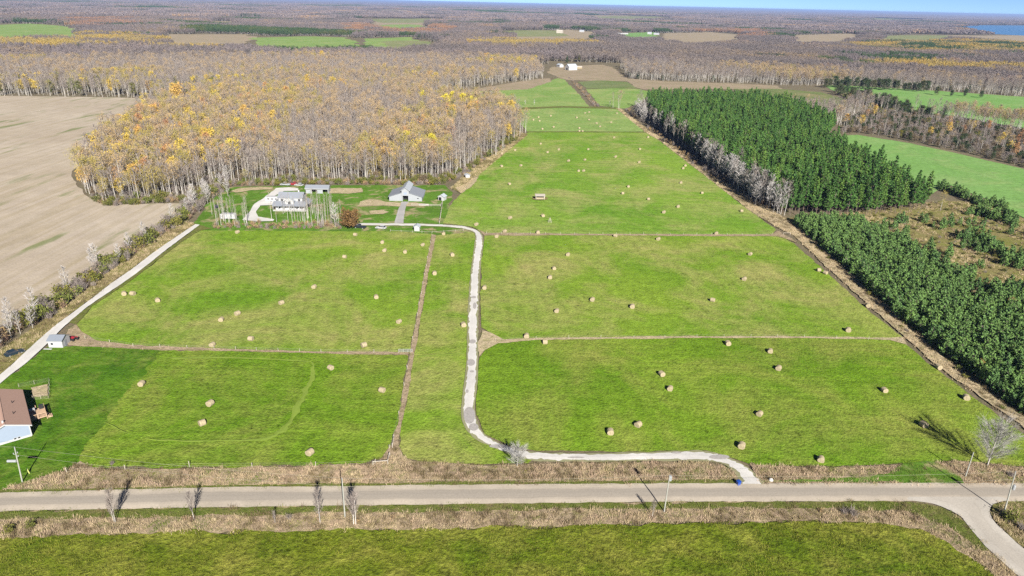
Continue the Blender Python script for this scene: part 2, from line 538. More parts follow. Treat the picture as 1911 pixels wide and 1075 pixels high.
def sheet(name, pts, mat, amp=0.5, step=2.5, label=None, z=None, kind='structure', cat=None):
    if z is None:
        z = LAYER[0]
        LAYER[0] += 0.006
    o2 = outline(pts, step, amp, LAYER[0] * 100)
    tris = tessellate_polygon([[Vector((x, y, 0)) for x, y in o2]])
    me = bpy.data.meshes.new(name)
    fs = []
    for t in tris:
        a, b, c = (o2[k] for k in t)
        up = (b[0] - a[0]) * (c[1] - a[1]) - (b[1] - a[1]) * (c[0] - a[0])
        fs.append(tuple(t) if up > 0 else tuple(reversed(t)))
    me.from_pydata([(x, y, z) for x, y in o2], [], fs)
    me.materials.append(mat)
    o = link(name, me)
    tag(o, label, cat, None, kind)
    return o


def ribbon(name, left, right, mat, label=None, n=160, z=None, amp=0.25, kind='structure'):
    """a track between two surveyed edges, with UV across it"""
    if z is None:
        z = LAYER[0]
        LAYER[0] += 0.006

    def resample(P):
        P = [Vector(p) for p in P]
        res = []
        for k in range(n + 1):
            t = (len(P) - 1) * k / n
            i = min(int(t), len(P) - 2)
            u = t - i
            p0, p1, p2, p3 = P[max(i - 1, 0)], P[i], P[i + 1], P[min(i + 2, len(P) - 1)]
            # Catmull-Rom keeps the bends round
            res.append(0.5 * ((2 * p1) + (p2 - p0) * u + (2 * p0 - 5 * p1 + 4 * p2 - p3) * u * u + (3 * p1 - p0 - 3 * p2 + p3) * u ** 3))
        return res
    assert len(left) == len(right), name
    Lp, Rp = resample(left), resample(right)
    cols = 5
    vs_, uv, fs = [], [], []
    for k in range(n + 1):
        wl = amp * (mnoise.noise((Lp[k].x * 0.4, Lp[k].y * 0.4, 1.0)) + 0.5 * mnoise.noise((Lp[k].x * 1.3, Lp[k].y * 1.3, 4.0)))
        wr = amp * (mnoise.noise((Rp[k].x * 0.4, Rp[k].y * 0.4, 9.0)) + 0.5 * mnoise.noise((Rp[k].x * 1.3, Rp[k].y * 1.3, 14.0)))
        d = (Rp[k] - Lp[k]).normalized()
        a, b = Lp[k] + d * wl, Rp[k] + d * wr
        for c in range(cols):
            p = a.lerp(b, c / (cols - 1))
            vs_.append((p.x, p.y, z + 0.05 * (1 - abs(c / (cols - 1) - 0.5) * 2)))
            uv.append((k, c / (cols - 1)))
    for k in range(n):
        for c in range(cols - 1):
            i = k * cols + c
            fs.append((i, i + 1, i + cols + 1, i + cols))
    me = bpy.data.meshes.new(name)
    me.from_pydata(vs_, [], fs)
    me.materials.append(mat)
    ul = me.uv_layers.new(name='UVMap')
    for lp in me.loops:
        ul.data[lp.index].uv = uv[lp.vertex_index]
    me.update()
    if me.polygons[0].normal.z < 0:
        me.flip_normals()
    o = link(name, me)
    tag(o, label, None, None, kind)
    return o


# one sheet of ground to the horizon
mb = MB()
rr = [0, 60, 150, 300, 600, 1200, 2500, 5000, 10000, 20000, 45000, 90000]
NSEG = 64
mb.v.append((0, 0, 0))
for r in rr[1:]:
    for q in range(NSEG):
        t = 2 * math.pi * q / NSEG
        mb.v.append((r * math.cos(t), r * math.sin(t), 0))
for q in range(NSEG):
    mb.f.append((0, 1 + q, 1 + (q + 1) % NSEG))
    mb.m.append(0)
for k in range(len(rr) - 2):
    a0, b0 = 1 + k * NSEG, 1 + (k + 1) * NSEG
    for q in range(NSEG):
        mb.f.append((a0 + q, b0 + q, b0 + (q + 1) % NSEG, a0 + (q + 1) % NSEG))
        mb.m.append(0)
tag(mb.build('ground', M['ground']), 'brown leaf litter and rough ground between fields and woods', None, None, 'structure')

PX = {}
PX['ploughed'] = [(-260, 176), (0, 179), (150, 181), (300, 184), (268, 215), (240, 240), (200, 262), (150, 305), (134, 325), (142, 345), (165, 368), (205, 384), (290, 380), (340, 380), (350, 398), (310, 420), (225, 465), (120, 545), (0, 612), (-200, 720), (-700, 1000)]
PX['B'] = [(373, 431), (500, 431), (660, 433), (740, 432), (806, 438), (790, 520), (776, 600), (767, 652), (766, 661), (600, 659.5), (400, 654), (250, 646), (180, 637), (152, 620), (143, 607), (172, 572), (228, 536), (276, 501), (339, 452)]
PX['C'] = [(812, 440), (798, 520), (784, 600), (775, 655), (757, 760), (748, 800), (745, 835), (757, 856), (800, 866), (900, 868), (985, 866), (1000, 856), (953, 843), (916, 828), (889, 808), (878, 795), (874, 772), (876, 733), (880, 690), (882, 648), (884, 566), (887, 529), (890, 480), (893, 445), (880, 434), (850, 437)]
PX['A'] = [(302, 654), (400, 655), (500, 657), (600, 660), (700, 661), (759, 663), (754, 720), (744, 780), (730, 830), (715, 855), (680, 866), (560, 870), (350, 874), (190, 876), (160, 868), (149, 852), (160, 830), (200, 782), (245, 725)]
PX['lawn'] = [(-300, 905), (-150, 800), (0, 712), (95, 642), (112, 648), (150, 645), (200, 646), (325, 656), (268, 728), (222, 786), (182, 836), (170, 862), (120, 884), (60, 905), (0, 918), (-150, 936)]
PX['D'] = [(895, 668), (905, 655), (930, 641), (1000, 635), (1150, 632), (1300, 631), (1500, 631), (1660, 635), (1690, 644), (1740, 686), (1911, 812), (1990, 872), (1911, 872), (1840, 866), (1780, 860), (1740, 865), (1650, 868), (1560, 872), (1430, 871), (1400, 868), (1357, 853), (1318, 842), (1142, 845), (1001, 843), (953, 834), (905, 812), (889, 775), (889, 739)]
PX['E'] = [(904, 440), (1000, 439), (1150, 439), (1300, 440), (1450, 440), (1482, 455), (1560, 525), (1620, 580), (1684, 630), (1660, 633), (1500, 631), (1300, 630), (1000, 633), (940, 635), (915, 622), (898, 612), (896, 566), (897, 530), (900, 480)]
PX['F'] = [(826, 418), (840, 385), (860, 362), (885, 332), (930, 292), (975, 252), (990, 246), (1100, 246), (1205, 247), (1232, 264), (1330, 340), (1400, 395), (1448, 430), (1440, 439), (1300, 440), (1100, 439), (905, 437), (880, 424), (850, 420)]
PX['G'] = [(985, 247.5), (965, 225), (952, 204), (1000, 199.5), (1100, 199), (1152, 203), (1180, 222), (1207, 246)]
PX['H'] = [(800, 186), (850, 172), (900, 166), (985, 165), (1022, 152), (1040, 146), (1052, 148), (1075, 170), (1100, 200), (1000, 202), (950, 206), (930, 200), (885, 192)]
PX['I'] = [(1093, 167), (1150, 165), (1190, 166), (1215, 172), (1200, 190), (1165, 203), (1120, 198)]
PX['crop'] = [(1078, 153), (1120, 150), (1170, 153), (1188, 165), (1150, 165), (1095, 166)]
PX['meadow'] = [(1030, 125), (1070, 123), (1125, 121), (1145, 127), (1170, 147), (1240, 152), (1370, 156), (1450, 160), (1460, 167), (1370, 167), (1200, 167), (1188, 164), (1170, 152), (1060, 150), (1045, 146), (1020, 135)]
PX['K'] = [(1535, 159), (1600, 161), (1720, 168), (1911, 181), (2200, 200), (2200, 268), (1911, 240), (1800, 220), (1720, 212), (1640, 192), (1580, 182)]
PX['Lf'] = [(1553, 256), (1600, 252), (1700, 268), (1800, 290), (1911, 316), (2200, 385), (2200, 500), (1911, 407), (1850, 376), (1768, 344), (1728, 368), (1640, 328), (1556, 286)]
PX['Mf'] = [(1370, 166), (1450, 166), (1530, 172), (1572, 184), (1605, 202), (1520, 206), (1440, 188)]
PX['scrub'] = [(1462, 408), (1560, 400), (1760, 375), (1850, 378), (1911, 409), (2200, 500), (2300, 1000), (1960, 850), (1911, 800), (1700, 630), (1560, 500)]
PX['near'] = [(-500, 1180), (-400, 1045), (-100, 1012), (100, 1000), (300, 993), (600, 990), (900, 986), (1150, 980), (1300, 977), (1500, 975), (1640, 978), (1720, 990), (1780, 1020), (1840, 1060), (1900, 1120), (2000, 1300), (900, 1500), (-600, 1400)]
PX['yard'] = [(352, 432), (362, 416), (378, 396), (396, 366), (430, 350), (500, 348), (640, 346), (830, 346), (845, 360), (838, 385), (850, 372), (838, 400), (828, 420), (880, 428), (892, 440), (806, 442), (660, 438), (500, 436), (372, 436)]
FAR = {
    'f1': ([(-150, 52), (60, 44), (110, 48), (150, 56), (130, 66), (0, 70), (-150, 72)], 'hay_far'),
    'f2': ([(318, 64), (460, 64), (480, 72), (400, 82), (310, 78)], 'tan_field'),
    'f3': ([(470, 70), (560, 68), (650, 70), (690, 82), (560, 86), (490, 82)], 'hay_far'),
    'f4': ([(680, 72), (770, 69), (790, 78), (740, 85), (690, 82)], 'hay_far'),
    'f5': ([(950, 63), (1060, 55), (1110, 60), (1100, 68), (1000, 71)], 'tan_field'),
    'f6': ([(1240, 62), (1330, 60), (1380, 65), (1370, 72), (1280, 74), (1240, 70)], 'tan_field'),
    'f7': ([(1480, 66), (1590, 62), (1605, 68), (1570, 72), (1490, 72)], 'tan_field'),
    'f8': ([(1735, 66), (1911, 66), (2100, 72), (2100, 82), (1911, 74), (1760, 72)], 'tan_field'),
    'f9': ([(1160, 62), (1225, 60), (1230, 66), (1170, 67)], 'winter_crop'),
    'f10': ([(700, 40), (790, 40), (790, 45), (690, 46)], 'tan_field'),
}
_fr = random.Random(21)
for q in range(15):
    cy = 16 + 75 * _fr.random() ** 1.6
    cx = _fr.uniform(-60, 1950)
    hw, hh = _fr.uniform(25, 90), _fr.uniform(0.8, 1.8) + cy * 0.02
    if (cy > 60 and (850 < cx < 1250)) or cy - 1.3 * hh < 5.5 + 0.0225 * (cx + hw - 955.5) + 5:
        continue
    FAR['x%d' % q] = ([(cx + hw * math.cos(t) * _fr.uniform(0.7, 1.15), cy + hh * math.sin(t) * _fr.uniform(0.6, 1.2)) for t in np.linspace(0, 2 * math.pi, 10)[:-1]], _fr.choice(['tan_field', 'olive_far', 'olive_far', 'hay_far']))
LAKE = [(1775, 50), (1830, 47), (1911, 47.5), (2300, 50), (2300, 66), (1990, 60), (1911, 58), (1840, 55)]
W = {k: poly(v) for k, v in PX.items()}


def open_near(P):
    ym = sum(y for x, y in P) / len(P)
    return [(x, y + 0.16 * (y - 5) if y > ym else y) for x, y in P]


WF = {k: poly(open_near(v[0])) for k, v in FAR.items()}
WL = poly(open_near(LAKE))

for k, (_, mname) in FAR.items():
    nm = {'winter_crop': 'green_field', 'hay_far': 'pasture_field', 'tan_field': 'stubble_field', 'olive_far': 'pasture_field'}[mname]
    sheet(nm, WF[k], M[mname], 16, 30)
sheet('lake_water', WL, M['water'], 4, 60, 'blue lake in the far distance')
sheet('ploughed_field', W['ploughed'], M['plough'], 1.2, 5, 'bare tan tilled field with thin green weed streaks')
sheet('scrub_ground', W['scrub'], M['scrub'], 1.0, 4, 'rough brown scrub ground between pines')
sheet('meadow_ground', W['meadow'], M['meadow'], 3, 10, 'tan dry meadow around the far barn')
sheet('pasture_field', W['H'], M['hay_far'], 1.5, 6)
sheet('pasture_field', W['I'], M['hay_far'], 1.5, 6)
sheet('crop_field', W['crop'], grass_mat('crop_rows', (0.14, 0.17, 0.07), (0.12, 0.16, 0.05), (0.2, 0.19, 0.09), 0.5, 0.7, 0.2, 0.25, 0.9, 0.1), 1.5, 6)
sheet('green_field', W['K'], M['winter_crop'], 2, 8, 'bright green winter crop beyond the hedgerow')
sheet('green_field', W['Lf'], M['winter_crop'], 1.2, 6, 'bright green winter crop beside the tall pines')
sheet('pasture_field', W['Mf'], grass_mat('olive_turf', (0.14, 0.17, 0.06), (0.12, 0.15, 0.05), (0.22, 0.19, 0.10), 0.5, 0.7, 0.25, 0.08, 0.2, 0.2), 2, 8)
sheet('wood_edge', poly([(830, 180), (880, 168), (935, 158), (1000, 148), (1025, 146), (1030, 152), (985, 167), (900, 170), (850, 176)]), M['meadow'], 1.5, 6)
sheet('yard_ground', W['yard'], M['yard'], 1.0, 4, 'farmyard lawn with worn tan patches')
sheet('lawn_ground', W['lawn'], M['lawn'], 1.6, 1.2, 'dark green mown lawn around the bungalow')
sheet('hay_field', W['A'], M['hay_front'], 1.0, 1.0, 'front hay field beside the bungalow lawn')
sheet('hay_field', W['B'], M['hay_mid'], 0.5, 2.5, 'hay field beside the long straight lane')
sheet('hay_field', W['C'], M['hay_mid'], 0.4, 2, 'grass strip between the ditch and driveway')
sheet('hay_field', W['D'], M['hay_front'], 0.5, 2.5, 'roadside hay field by the young pines')
sheet('hay_field', W['E'], M['hay_mid'], 0.5, 2.5, 'middle hay field by the young pines')
sheet('hay_field', W['F'], M['hay_back'], 0.6, 3, 'big hay field behind the fence')
sheet('hay_field', W['G'], M['hay_far'], 0.8, 5, 'furthest strip of hay field')
sheet('near_field', W['near'], M['near_field'], 1.4, 2, 'rough olive field on the near side of road')

# strips of uncut grass along the road and the boundaries
V_N = poly([(-250, 934), (0, 917), (40, 903), (125, 880), (150, 862), (165, 872), (190, 878), (350, 876), (560, 872), (690, 868), (722, 852), (738, 835), (745, 845), (765, 862), (900, 870), (985, 868), (1090, 866), (1200, 864), (1312, 865), (1352, 872), (1372, 886), (1382, 903), (1200, 907), (900, 909), (640, 913), (400, 916), (200, 920), (0, 926), (-250, 936)])
V_NE = poly([(1400, 868), (1450, 872), (1560, 874), (1650, 870), (1740, 866), (1780, 861), (1840, 867), (1911, 874), (1990, 872), (2150, 905), (1911, 908), (1650, 906), (1420, 907)])
V_S = poly([(-250, 968), (0, 957), (200, 953), (400, 949), (640, 946), (860, 943), (1100, 940), (1300, 939), (1500, 938), (1690, 938), (1745, 947), (1790, 966), (1815, 992), (1850, 1027), (1897, 1072), (1960, 1140), (1890, 1120), (1830, 1055), (1770, 1015), (1715, 988), (1640, 977), (1500, 974), (1300, 976), (1100, 981), (900, 986), (600, 990), (300, 994), (100, 1001), (-250, 1030)])
V_SE = poly([(1852, 944), (1870, 938), (2100, 935), (2150, 1100), (1960, 1060), (1911, 1025), (1867, 985), (1849, 962)])
sheet('verge_ground', V_N, M['dry'], 0.4, 1.5, 'tan uncut grass verge between road and fields')
sheet('verge_ground', V_NE, M['dry'], 0.4, 1.5, 'tan uncut verge east of the driveway mouth')
sheet('verge_ground', V_S, M['dry'], 0.8, 1.5, 'brown and green verge on the near side of road')
sheet('verge_ground', V_SE, M['scrub'], 0.5, 1.5, 'dark brushy corner beside the side road')
gS = poly([(-250, 967), (0, 957), (200, 953), (400, 949), (640, 946), (860, 943), (1100, 940), (1300, 939), (1500, 938), (1690, 938), (1760, 950), (1800, 976), (1850, 1030), (1830, 1030), (1770, 985), (1690, 955), (1500, 951), (1100, 952), (700, 958), (300, 966), (0, 971), (-250, 982)])
sheet('verge_grass', gS, M['verge_green'], 0.6, 1.5)
gN = poly([(-250, 930), (0, 916), (200, 913), (400, 908), (640, 904), (900, 901), (1200, 899), (1375, 897), (1384, 905), (900, 909), (640, 913), (400, 916), (0, 926), (-250, 937)])
sheet('verge_grass', gN, M['verge_green'], 0.4, 1.5)
gE = poly([(1690, 866), (1745, 864), (1790, 890), (1800, 906), (1700, 906), (1650, 900), (1420, 903), (1420, 899), (1600, 894), (1660, 885)])
sheet('verge_grass', gE, M['yard'], 0.6, 1.5)

DITCH = poly([(806, 438), (790, 520), (776, 600), (767, 655), (754, 720), (744, 780), (730, 832), (712, 858), (700, 872), (765, 872), (752, 852), (744, 832), (748, 800), (757, 760), (775, 655), (784, 600), (798, 520), (814, 440)])
sheet('ditch_ground', DITCH, M['dry'], 0.4, 1.5, 'narrow dry weedy ditch running up from the road')
F_AB = poly([(143, 607), (152, 620), (180, 637), (250, 645.5), (400, 651.5), (600, 657.5), (766, 659), (760, 664), (600, 661.5), (400, 656.5), (290, 655), (200, 650), (130, 646), (120, 640), (128, 616)])
sheet('fence_strip', F_AB, M['dry'], 0.4, 2)
F_DE = poly([(893, 668), (905, 655), (930, 642), (1000, 636), (1300, 632.5), (1500, 632.5), (1660, 636), (1692, 645), (1684, 630), (1660, 632), (1500, 629), (1300, 628.5), (1000, 632), (940, 635), (915, 622), (900, 618), (892, 640)])
sheet('fence_strip', F_DE, M['dry_pale'], 0.4, 2)
F_EF = poly([(890, 428), (905, 435.5), (1100, 437.5), (1300, 438.5), (1440, 438), (1452, 432), (1490, 455), (1450, 442), (1300, 441.7), (1100, 440.3), (904, 441)])
sheet('fence_strip', F_EF, M['dry'], 0.5, 2)
F_R = poly([(1448, 424), (1480, 440), (1560, 515), (1620, 570), (1690, 632), (1740, 678), (1911, 802), (2010, 872), (2045, 872), (1925, 790), (1760, 668), (1705, 620), (1640, 560), (1580, 505), (1500, 432), (1458, 404), (1320, 318), (1232, 257), (1208, 241), (1158, 203), (1150, 203), (1205, 248), (1232, 264), (1330, 340), (1400, 395)])
sheet('boundary_strip', F_R, M['dry_pale'], 0.6, 2, 'strip of tan uncut grass along the pine boundary')
F_FG = poly([(985, 246), (1100, 246), (1207, 247), (1207, 248), (1100, 247.6), (985, 247.6)])
sheet('fence_strip', F_FG, M['verge_green'], 0.6, 4)
F_GH = poly([(950, 202), (1050, 198.5), (1150, 201), (1152, 204), (1050, 201.5), (950, 206)])
sheet('fence_strip', F_GH, M['verge_green'], 0.6, 4)
F_W = poly([(965, 245), (985, 252), (930, 297), (885, 335), (862, 362), (842, 352), (870, 325), (900, 300), (960, 258)])
sheet('wood_edge', F_W, M['scrub'], 0.8, 3, 'brown uncut strip along the foot of the woodlot')
LANE_V = poly([(-200, 850), (0, 702), (50, 657), (109, 605), (168, 561), (249, 501), (339, 436), (365, 419), (345, 415), (300, 440), (225, 490), (120, 575), (0, 655), (-200, 790)])
sheet('lane_verge', LANE_V, M['scrub'], 0.6, 2)
LANE_S = poly([(128, 604), (172, 569), (228, 531), (276, 495), (339, 447), (373, 421), (395, 428), (373, 432), (339, 453), (276, 502), (228, 537), (172, 573), (143, 607)])
sheet('lane_verge', LANE_S, M['verge_green'], 0.3, 2)

# gravel road, side road, driveway, farm lane, barn drive
ribbon('road', poly([(-500, 948), (-250, 936), (0, 922.5), (200, 917), (400, 912), (640, 910), (900, 906.5), (1200, 905), (1400, 904.5), (1650, 904), (1911, 904.5), (2250, 906)]),
       poly([(-500, 992), (-250, 974), (0, 957.5), (200, 953), (400, 949.5), (640, 946), (900, 943), (1200, 939.5), (1400, 938.5), (1650, 938), (1911, 938), (2250, 938)]), M['road'], 'pale gravel road crossing the whole foreground', 260, None, 0.25)
ribbon('side_road', poly([(1655, 930), (1700, 936.5), (1743, 944), (1787, 963), (1811, 990), (1843, 1027), (1895, 1074), (1960, 1140), (2060, 1260)]),
       poly([(1905, 930), (1872, 938), (1852, 944), (1846, 956), (1853, 974), (1872, 993), (1911, 1028), (2000, 1108), (2120, 1230)]), M['side_road'], 'side road turning off the gravel road', 90, None, 0.2)
DRV_L = poly([(1382, 906), (1377, 890), (1352, 869), (1312, 862), (1199, 861.5), (1086, 863), (996, 861), (953, 850), (916.5, 835), (885, 818), (868, 795), (863, 772), (866, 733), (871, 690), (873, 648), (873.6, 608), (875.7, 566.5), (878, 529), (881, 499.5), (886, 462), (888, 443), (883, 434.5), (866, 428.5), (835, 425), (803, 423.5), (740, 422.5), (664, 422)])
DRV_R = poly([(1424, 906), (1412, 892), (1383, 869), (1318, 846), (1200, 847.5), (1086, 849.5), (1001, 847), (953, 837.5), (916.5, 822), (894, 801), (885, 767), (887, 739), (890, 705), (891, 662), (890.5, 645), (891, 608), (892.6, 566), (893.6, 529), (895.7, 499.5), (899, 472), (901, 449), (894, 434), (868, 424), (835, 421), (803, 419.5), (740, 418), (664, 418)])
EDGE_L = [(p[0] + (p[0] - q[0]) * 0.09, p[1] + (p[1] - q[1]) * 0.09) for p, q in zip(DRV_L, DRV_R)]
EDGE_R = [(q[0] + (q[0] - p[0]) * 0.09, q[1] + (q[1] - p[1]) * 0.09) for p, q in zip(DRV_L, DRV_R)]
ribbon('drive_edge', EDGE_L, EDGE_R, gravel_mat('drive_edge_soil', (0.24, 0.235, 0.13), (0.2, 0.2, 0.1), False), None, 330, None, 0.3)
ribbon('driveway', DRV_L, DRV_R, M['drive'], 'white gravel driveway curving up to the farm', 330, None, 0.22)
ribbon('farm_lane', poly([(-420, 1010), (-200, 858), (0, 702), (50, 657), (89, 622), (109, 605.5), (168, 562), (207.5, 531), (249, 502), (291, 470), (339, 437), (364.5, 420)]),
       poly([(-380, 1030), (-170, 872), (0, 719), (50, 679), (95, 637), (128, 604), (172, 568.6), (228, 531), (276.5, 495), (310, 468), (346, 441), (373, 421)]), M['drive'], 'straight pale farm lane along the tilled field', 120, None, 0.2)
ribbon('barn_drive', poly([(736, 418), (741, 400), (746, 386), (749, 378)]), poly([(753, 418), (755, 400), (758, 386), (764, 378)]), gravel_mat('barn_gravel', (0.36, 0.345, 0.33), (0.3, 0.29, 0.28), True, 0.4), 'grey gravel drive up to the barn doors', 40)
sheet('barn_apron', poly([(706, 374), (720, 378), (745, 380), (770, 379), (800, 382), (800, 386), (745, 387), (715, 385), (668, 386), (672, 378), (690, 373)]), M['dry_pale'], 0.5, 2)
sheet('bare_patch', poly([(690, 395), (715, 393), (726, 397), (715, 401), (692, 401)]), M['dry_pale'], 0.4, 1.5)
sheet('bare_patch', poly([(612, 353), (675, 352), (677, 360), (650, 363), (612, 362)]), M['dry_pale'], 0.6, 1.5)
sheet('bare_patch', poly([(430, 358), (450, 352), (510, 350), (510, 355), (470, 356), (440, 361)]), M['dry_pale'], 0.6, 1.5)
sheet('bare_patch', poly([(850, 352), (868, 345), (886, 330), (893, 333), (880, 350), (860, 362)]), M['dry_pale'], 0.6, 1.5)
sheet('house_drive', poly([(516, 352.5), (540, 351), (557, 353), (556, 357), (530, 358), (508, 369), (512, 377), (509, 384), (486, 385), (478, 398), (482, 406), (512, 411), (510, 414), (478, 415), (452, 412), (464, 399), (475, 382), (489, 373.5)]), M['drive'], 0.3, 1.5, 'pale gravel drive looping past the farmhouse')


def ell(cx, cy, rx, ry):
    return poly([(cx + rx * math.cos(t), cy + ry * math.sin(t)) for t in np.linspace(0, 2 * math.pi, 18)[:-1]])


for cx, cy, rx, ry in ((876, 778, 11, 16), (879, 679, 7.5, 6.5), (884, 800, 9, 7), (1342, 856, 19, 4.5), (1262, 848, 9, 2), (1075, 857, 16, 1.6), (930, 836, 17, 3.5), (881, 696, 4, 2), (872, 733, 2.5, 3.5), (884, 557, 5, 2), (882, 640, 6, 4), (886, 573, 3, 6)):
    sheet('gravel_patch', ell(cx, cy, rx, ry), M['patch'], 0.35, 0.6)

TRACK = gravel_mat('track_turf', (0.178, 0.25, 0.036), (0.16, 0.23, 0.03), False)
_tp = [(320, 672), (420, 670), (560, 676), (584, 684), (582, 705), (565, 745), (545, 785), (515, 815), (480, 824), (380, 826), (290, 824), (240, 812), (198, 792)]
ribbon('mown_track', poly([(x - 5, y - 1.4) for x, y in _tp]), poly([(x + 5, y + 1.4) for x, y in _tp]), TRACK, None, 160, None, 1.0)
_tp = [(779, 668), (820, 666), (866, 662)]
ribbon('mown_track', poly([(x, y - 1.2) for x, y in _tp]), poly([(x, y + 1.2) for x, y in _tp]), TRACK, None, 30, None, 0.1)

# ------------------------------------------------------------------ trees: prototypes
def tri_cloud(mb, C, size, m, aspect=(0.6, 1.4), flat=0.0):
    """a small leaf or needle spray (one triangle) at each centre"""
    n = len(C)
    d = RNG.normal(size=(n, 3))
    d[:, 2] *= (1 - flat)
    d /= np.linalg.norm(d, axis=1)[:, None]
    e = np.cross(d, RNG.normal(size=(n, 3)))
    e /= np.linalg.norm(e, axis=1)[:, None] + 1e-9
    s = size * RNG.uniform(aspect[0], aspect[1], n)[:, None]
    A, B, D = C - e * s * 0.5 - d * s * 0.35, C + e * s * 0.5 - d * s * 0.35, C + d * s * 0.65
    i = len(mb.v)
    V = np.stack([A, B, D], 1).reshape(-1, 3)
    mb.v += [tuple(q) for q in V.tolist()]
    mb.f += [(i + 3 * k, i + 3 * k + 1, i + 3 * k + 2) for k in range(n)]
    mb.m += [m] * n


def twig(mb, p, d, L, w, m):
    """a thin tapering twig: two crossed slivers"""
    p, d = Vector(p), Vector(d).normalized()
    a = d.orthogonal().normalized()
    a.rotate(Matrix.Rotation(random.uniform(0, 6.28), 3, d))
    q = p + d * L
    mb.face([p - a * w, p + a * w, q], m)


def branching(h, base, n_limb, n_twig, spread, tw, limb_r, rise=0.75, rs=None, crown_w=0.17, leaf_pts=None):
    """trunk mesh builder, crown mesh builder and where the limbs end"""
    tr, cr = MB(), MB()
    bend = Vector((random.uniform(-1, 1), random.uniform(-1, 1), 0)) * 0.02 * h
    pts, rad = [], []
    r0 = 0.0105 * h if rs is None else rs
    for k in range(6):
        t = k / 5
        pts.append(bend * math.sin(t * 2.2) + Vector((0, 0, h * 0.92 * t)))
        rad.append(r0 * (1 - 0.82 * t))
    tr.tube(pts, rad, 5)
    ends = []
    for k in range(n_limb):
        t = base + (1 - base) * (k + random.random()) / n_limb * 0.95
        p = bend * math.sin(t * 2.2) + Vector((0, 0, h * 0.92 * t))
        az = k * 2.4 + random.uniform(-0.5, 0.5)
        prof = math.sin(math.pi * min(1, (t - base) / (1 - base) * 0.75 + 0.25)) ** 0.6
        L = h * crown_w * (0.75 + 0.5 * random.random()) * (prof + 0.15) * spread
        d = Vector((math.cos(az), math.sin(az), rise * random.uniform(0.7, 1.4)))
        q = p + d.normalized() * L
        q.z += L * 0.15
        mid = p.lerp(q, 0.5) + Vector((0, 0, -0.06 * L))
        cr.tube([p, mid, q], [limb_r, limb_r * 0.6, limb_r * 0.2], 3, 0, False)
        for u in range(n_twig):
            s = random.uniform(0.25, 1.0)
            b = p.lerp(mid, s * 2) if s < 0.5 else mid.lerp(q, s * 2 - 1)
            dd = d.normalized() + Vector((random.gauss(0, 0.6), random.gauss(0, 0.6), random.gauss(0.15, 0.5)))
            LL = L * random.uniform(0.25, 0.6)
            twig(cr, b, dd, LL, tw, 0)
            ends.append(b + dd.normalized() * LL * random.uniform(0.3, 1.0))
    top = pts[-1]
    for u in range(n_twig * 2):
        dd = Vector((random.gauss(0, 0.5), random.gauss(0, 0.5), 1))
        b = Vector(top) - Vector((0, 0, random.uniform(0, 0.12) * h))
        twig(cr, b, dd, h * random.uniform(0.05, 0.1), tw, 0)
        ends.append(b + dd.normalized() * h * 0.05)
    return tr, cr, ends


PROTO_COL = {}


class Kind:
    """one kind of tree: variants as (trunk mesh, crown mesh, joined mesh)"""
    def __init__(s, name):
        s.name, s.var = name, []
        s.col = bpy.data.collections.new('proto_' + name)

    def add(s, tr, cr, trm, crm):
        i = len(s.var)
        tme = tr.mesh('trunk', trm) if tr else None
        cme = cr.mesh('crown', crm)
        jb = MB()
        crl = crm if isinstance(crm, list) else [crm]
        if tr:
            jb.v, jb.f, jb.m = list(tr.v), list(tr.f), [0] * len(tr.f)
        n = len(jb.v)
        jb.v += cr.v
        jb.f += [tuple(q + n for q in f) for f in cr.f]
        jb.m += [q + 1 for q in cr.m]
        jme = jb.mesh('whole', [trm] + crl)
        o = bpy.data.objects.new('%s_%02d' % (s.name, i), jme)
        s.col.objects.link(o)
        s.var.append((tme, cme, jme))


K = {}


def bare_kind(name, h, n_var, bark, tw, base=0.42, n_limb=13, n_twig=26, spread=1.0, tww=0.035, rise=0.9, cw=0.17, rs=None):
    k = K[name] = Kind(name)
    for v in range(n_var):
        tr, cr, ends = branching(h * random.uniform(0.9, 1.1), base, n_limb, n_twig, spread, tww, 0.05, rise, rs, cw)
        k.add(tr, cr, M[bark], M[tw])


def leafy_kind(name, h, n_var, bark, tw, leaf, n_leaf, lsize, base=0.38, n_limb=12, n_twig=14, spread=1.0, rise=0.8, cw=0.17, jit=0.55, rs=None):
    k = K[name] = Kind(name)
    for v in range(n_var):
        tr, cr, ends = branching(h * random.uniform(0.9, 1.1), base, n_limb, n_twig, spread, 0.035, 0.05, rise, rs, cw)
        E = np.array([tuple(e) for e in ends])
        C = E[RNG.integers(0, len(E), n_leaf)] + RNG.normal(size=(n_leaf, 3)) * jit
        tri_cloud(cr, C, lsize, 1)
        k.add(tr, cr, M[bark], [M[tw], M[leaf]])


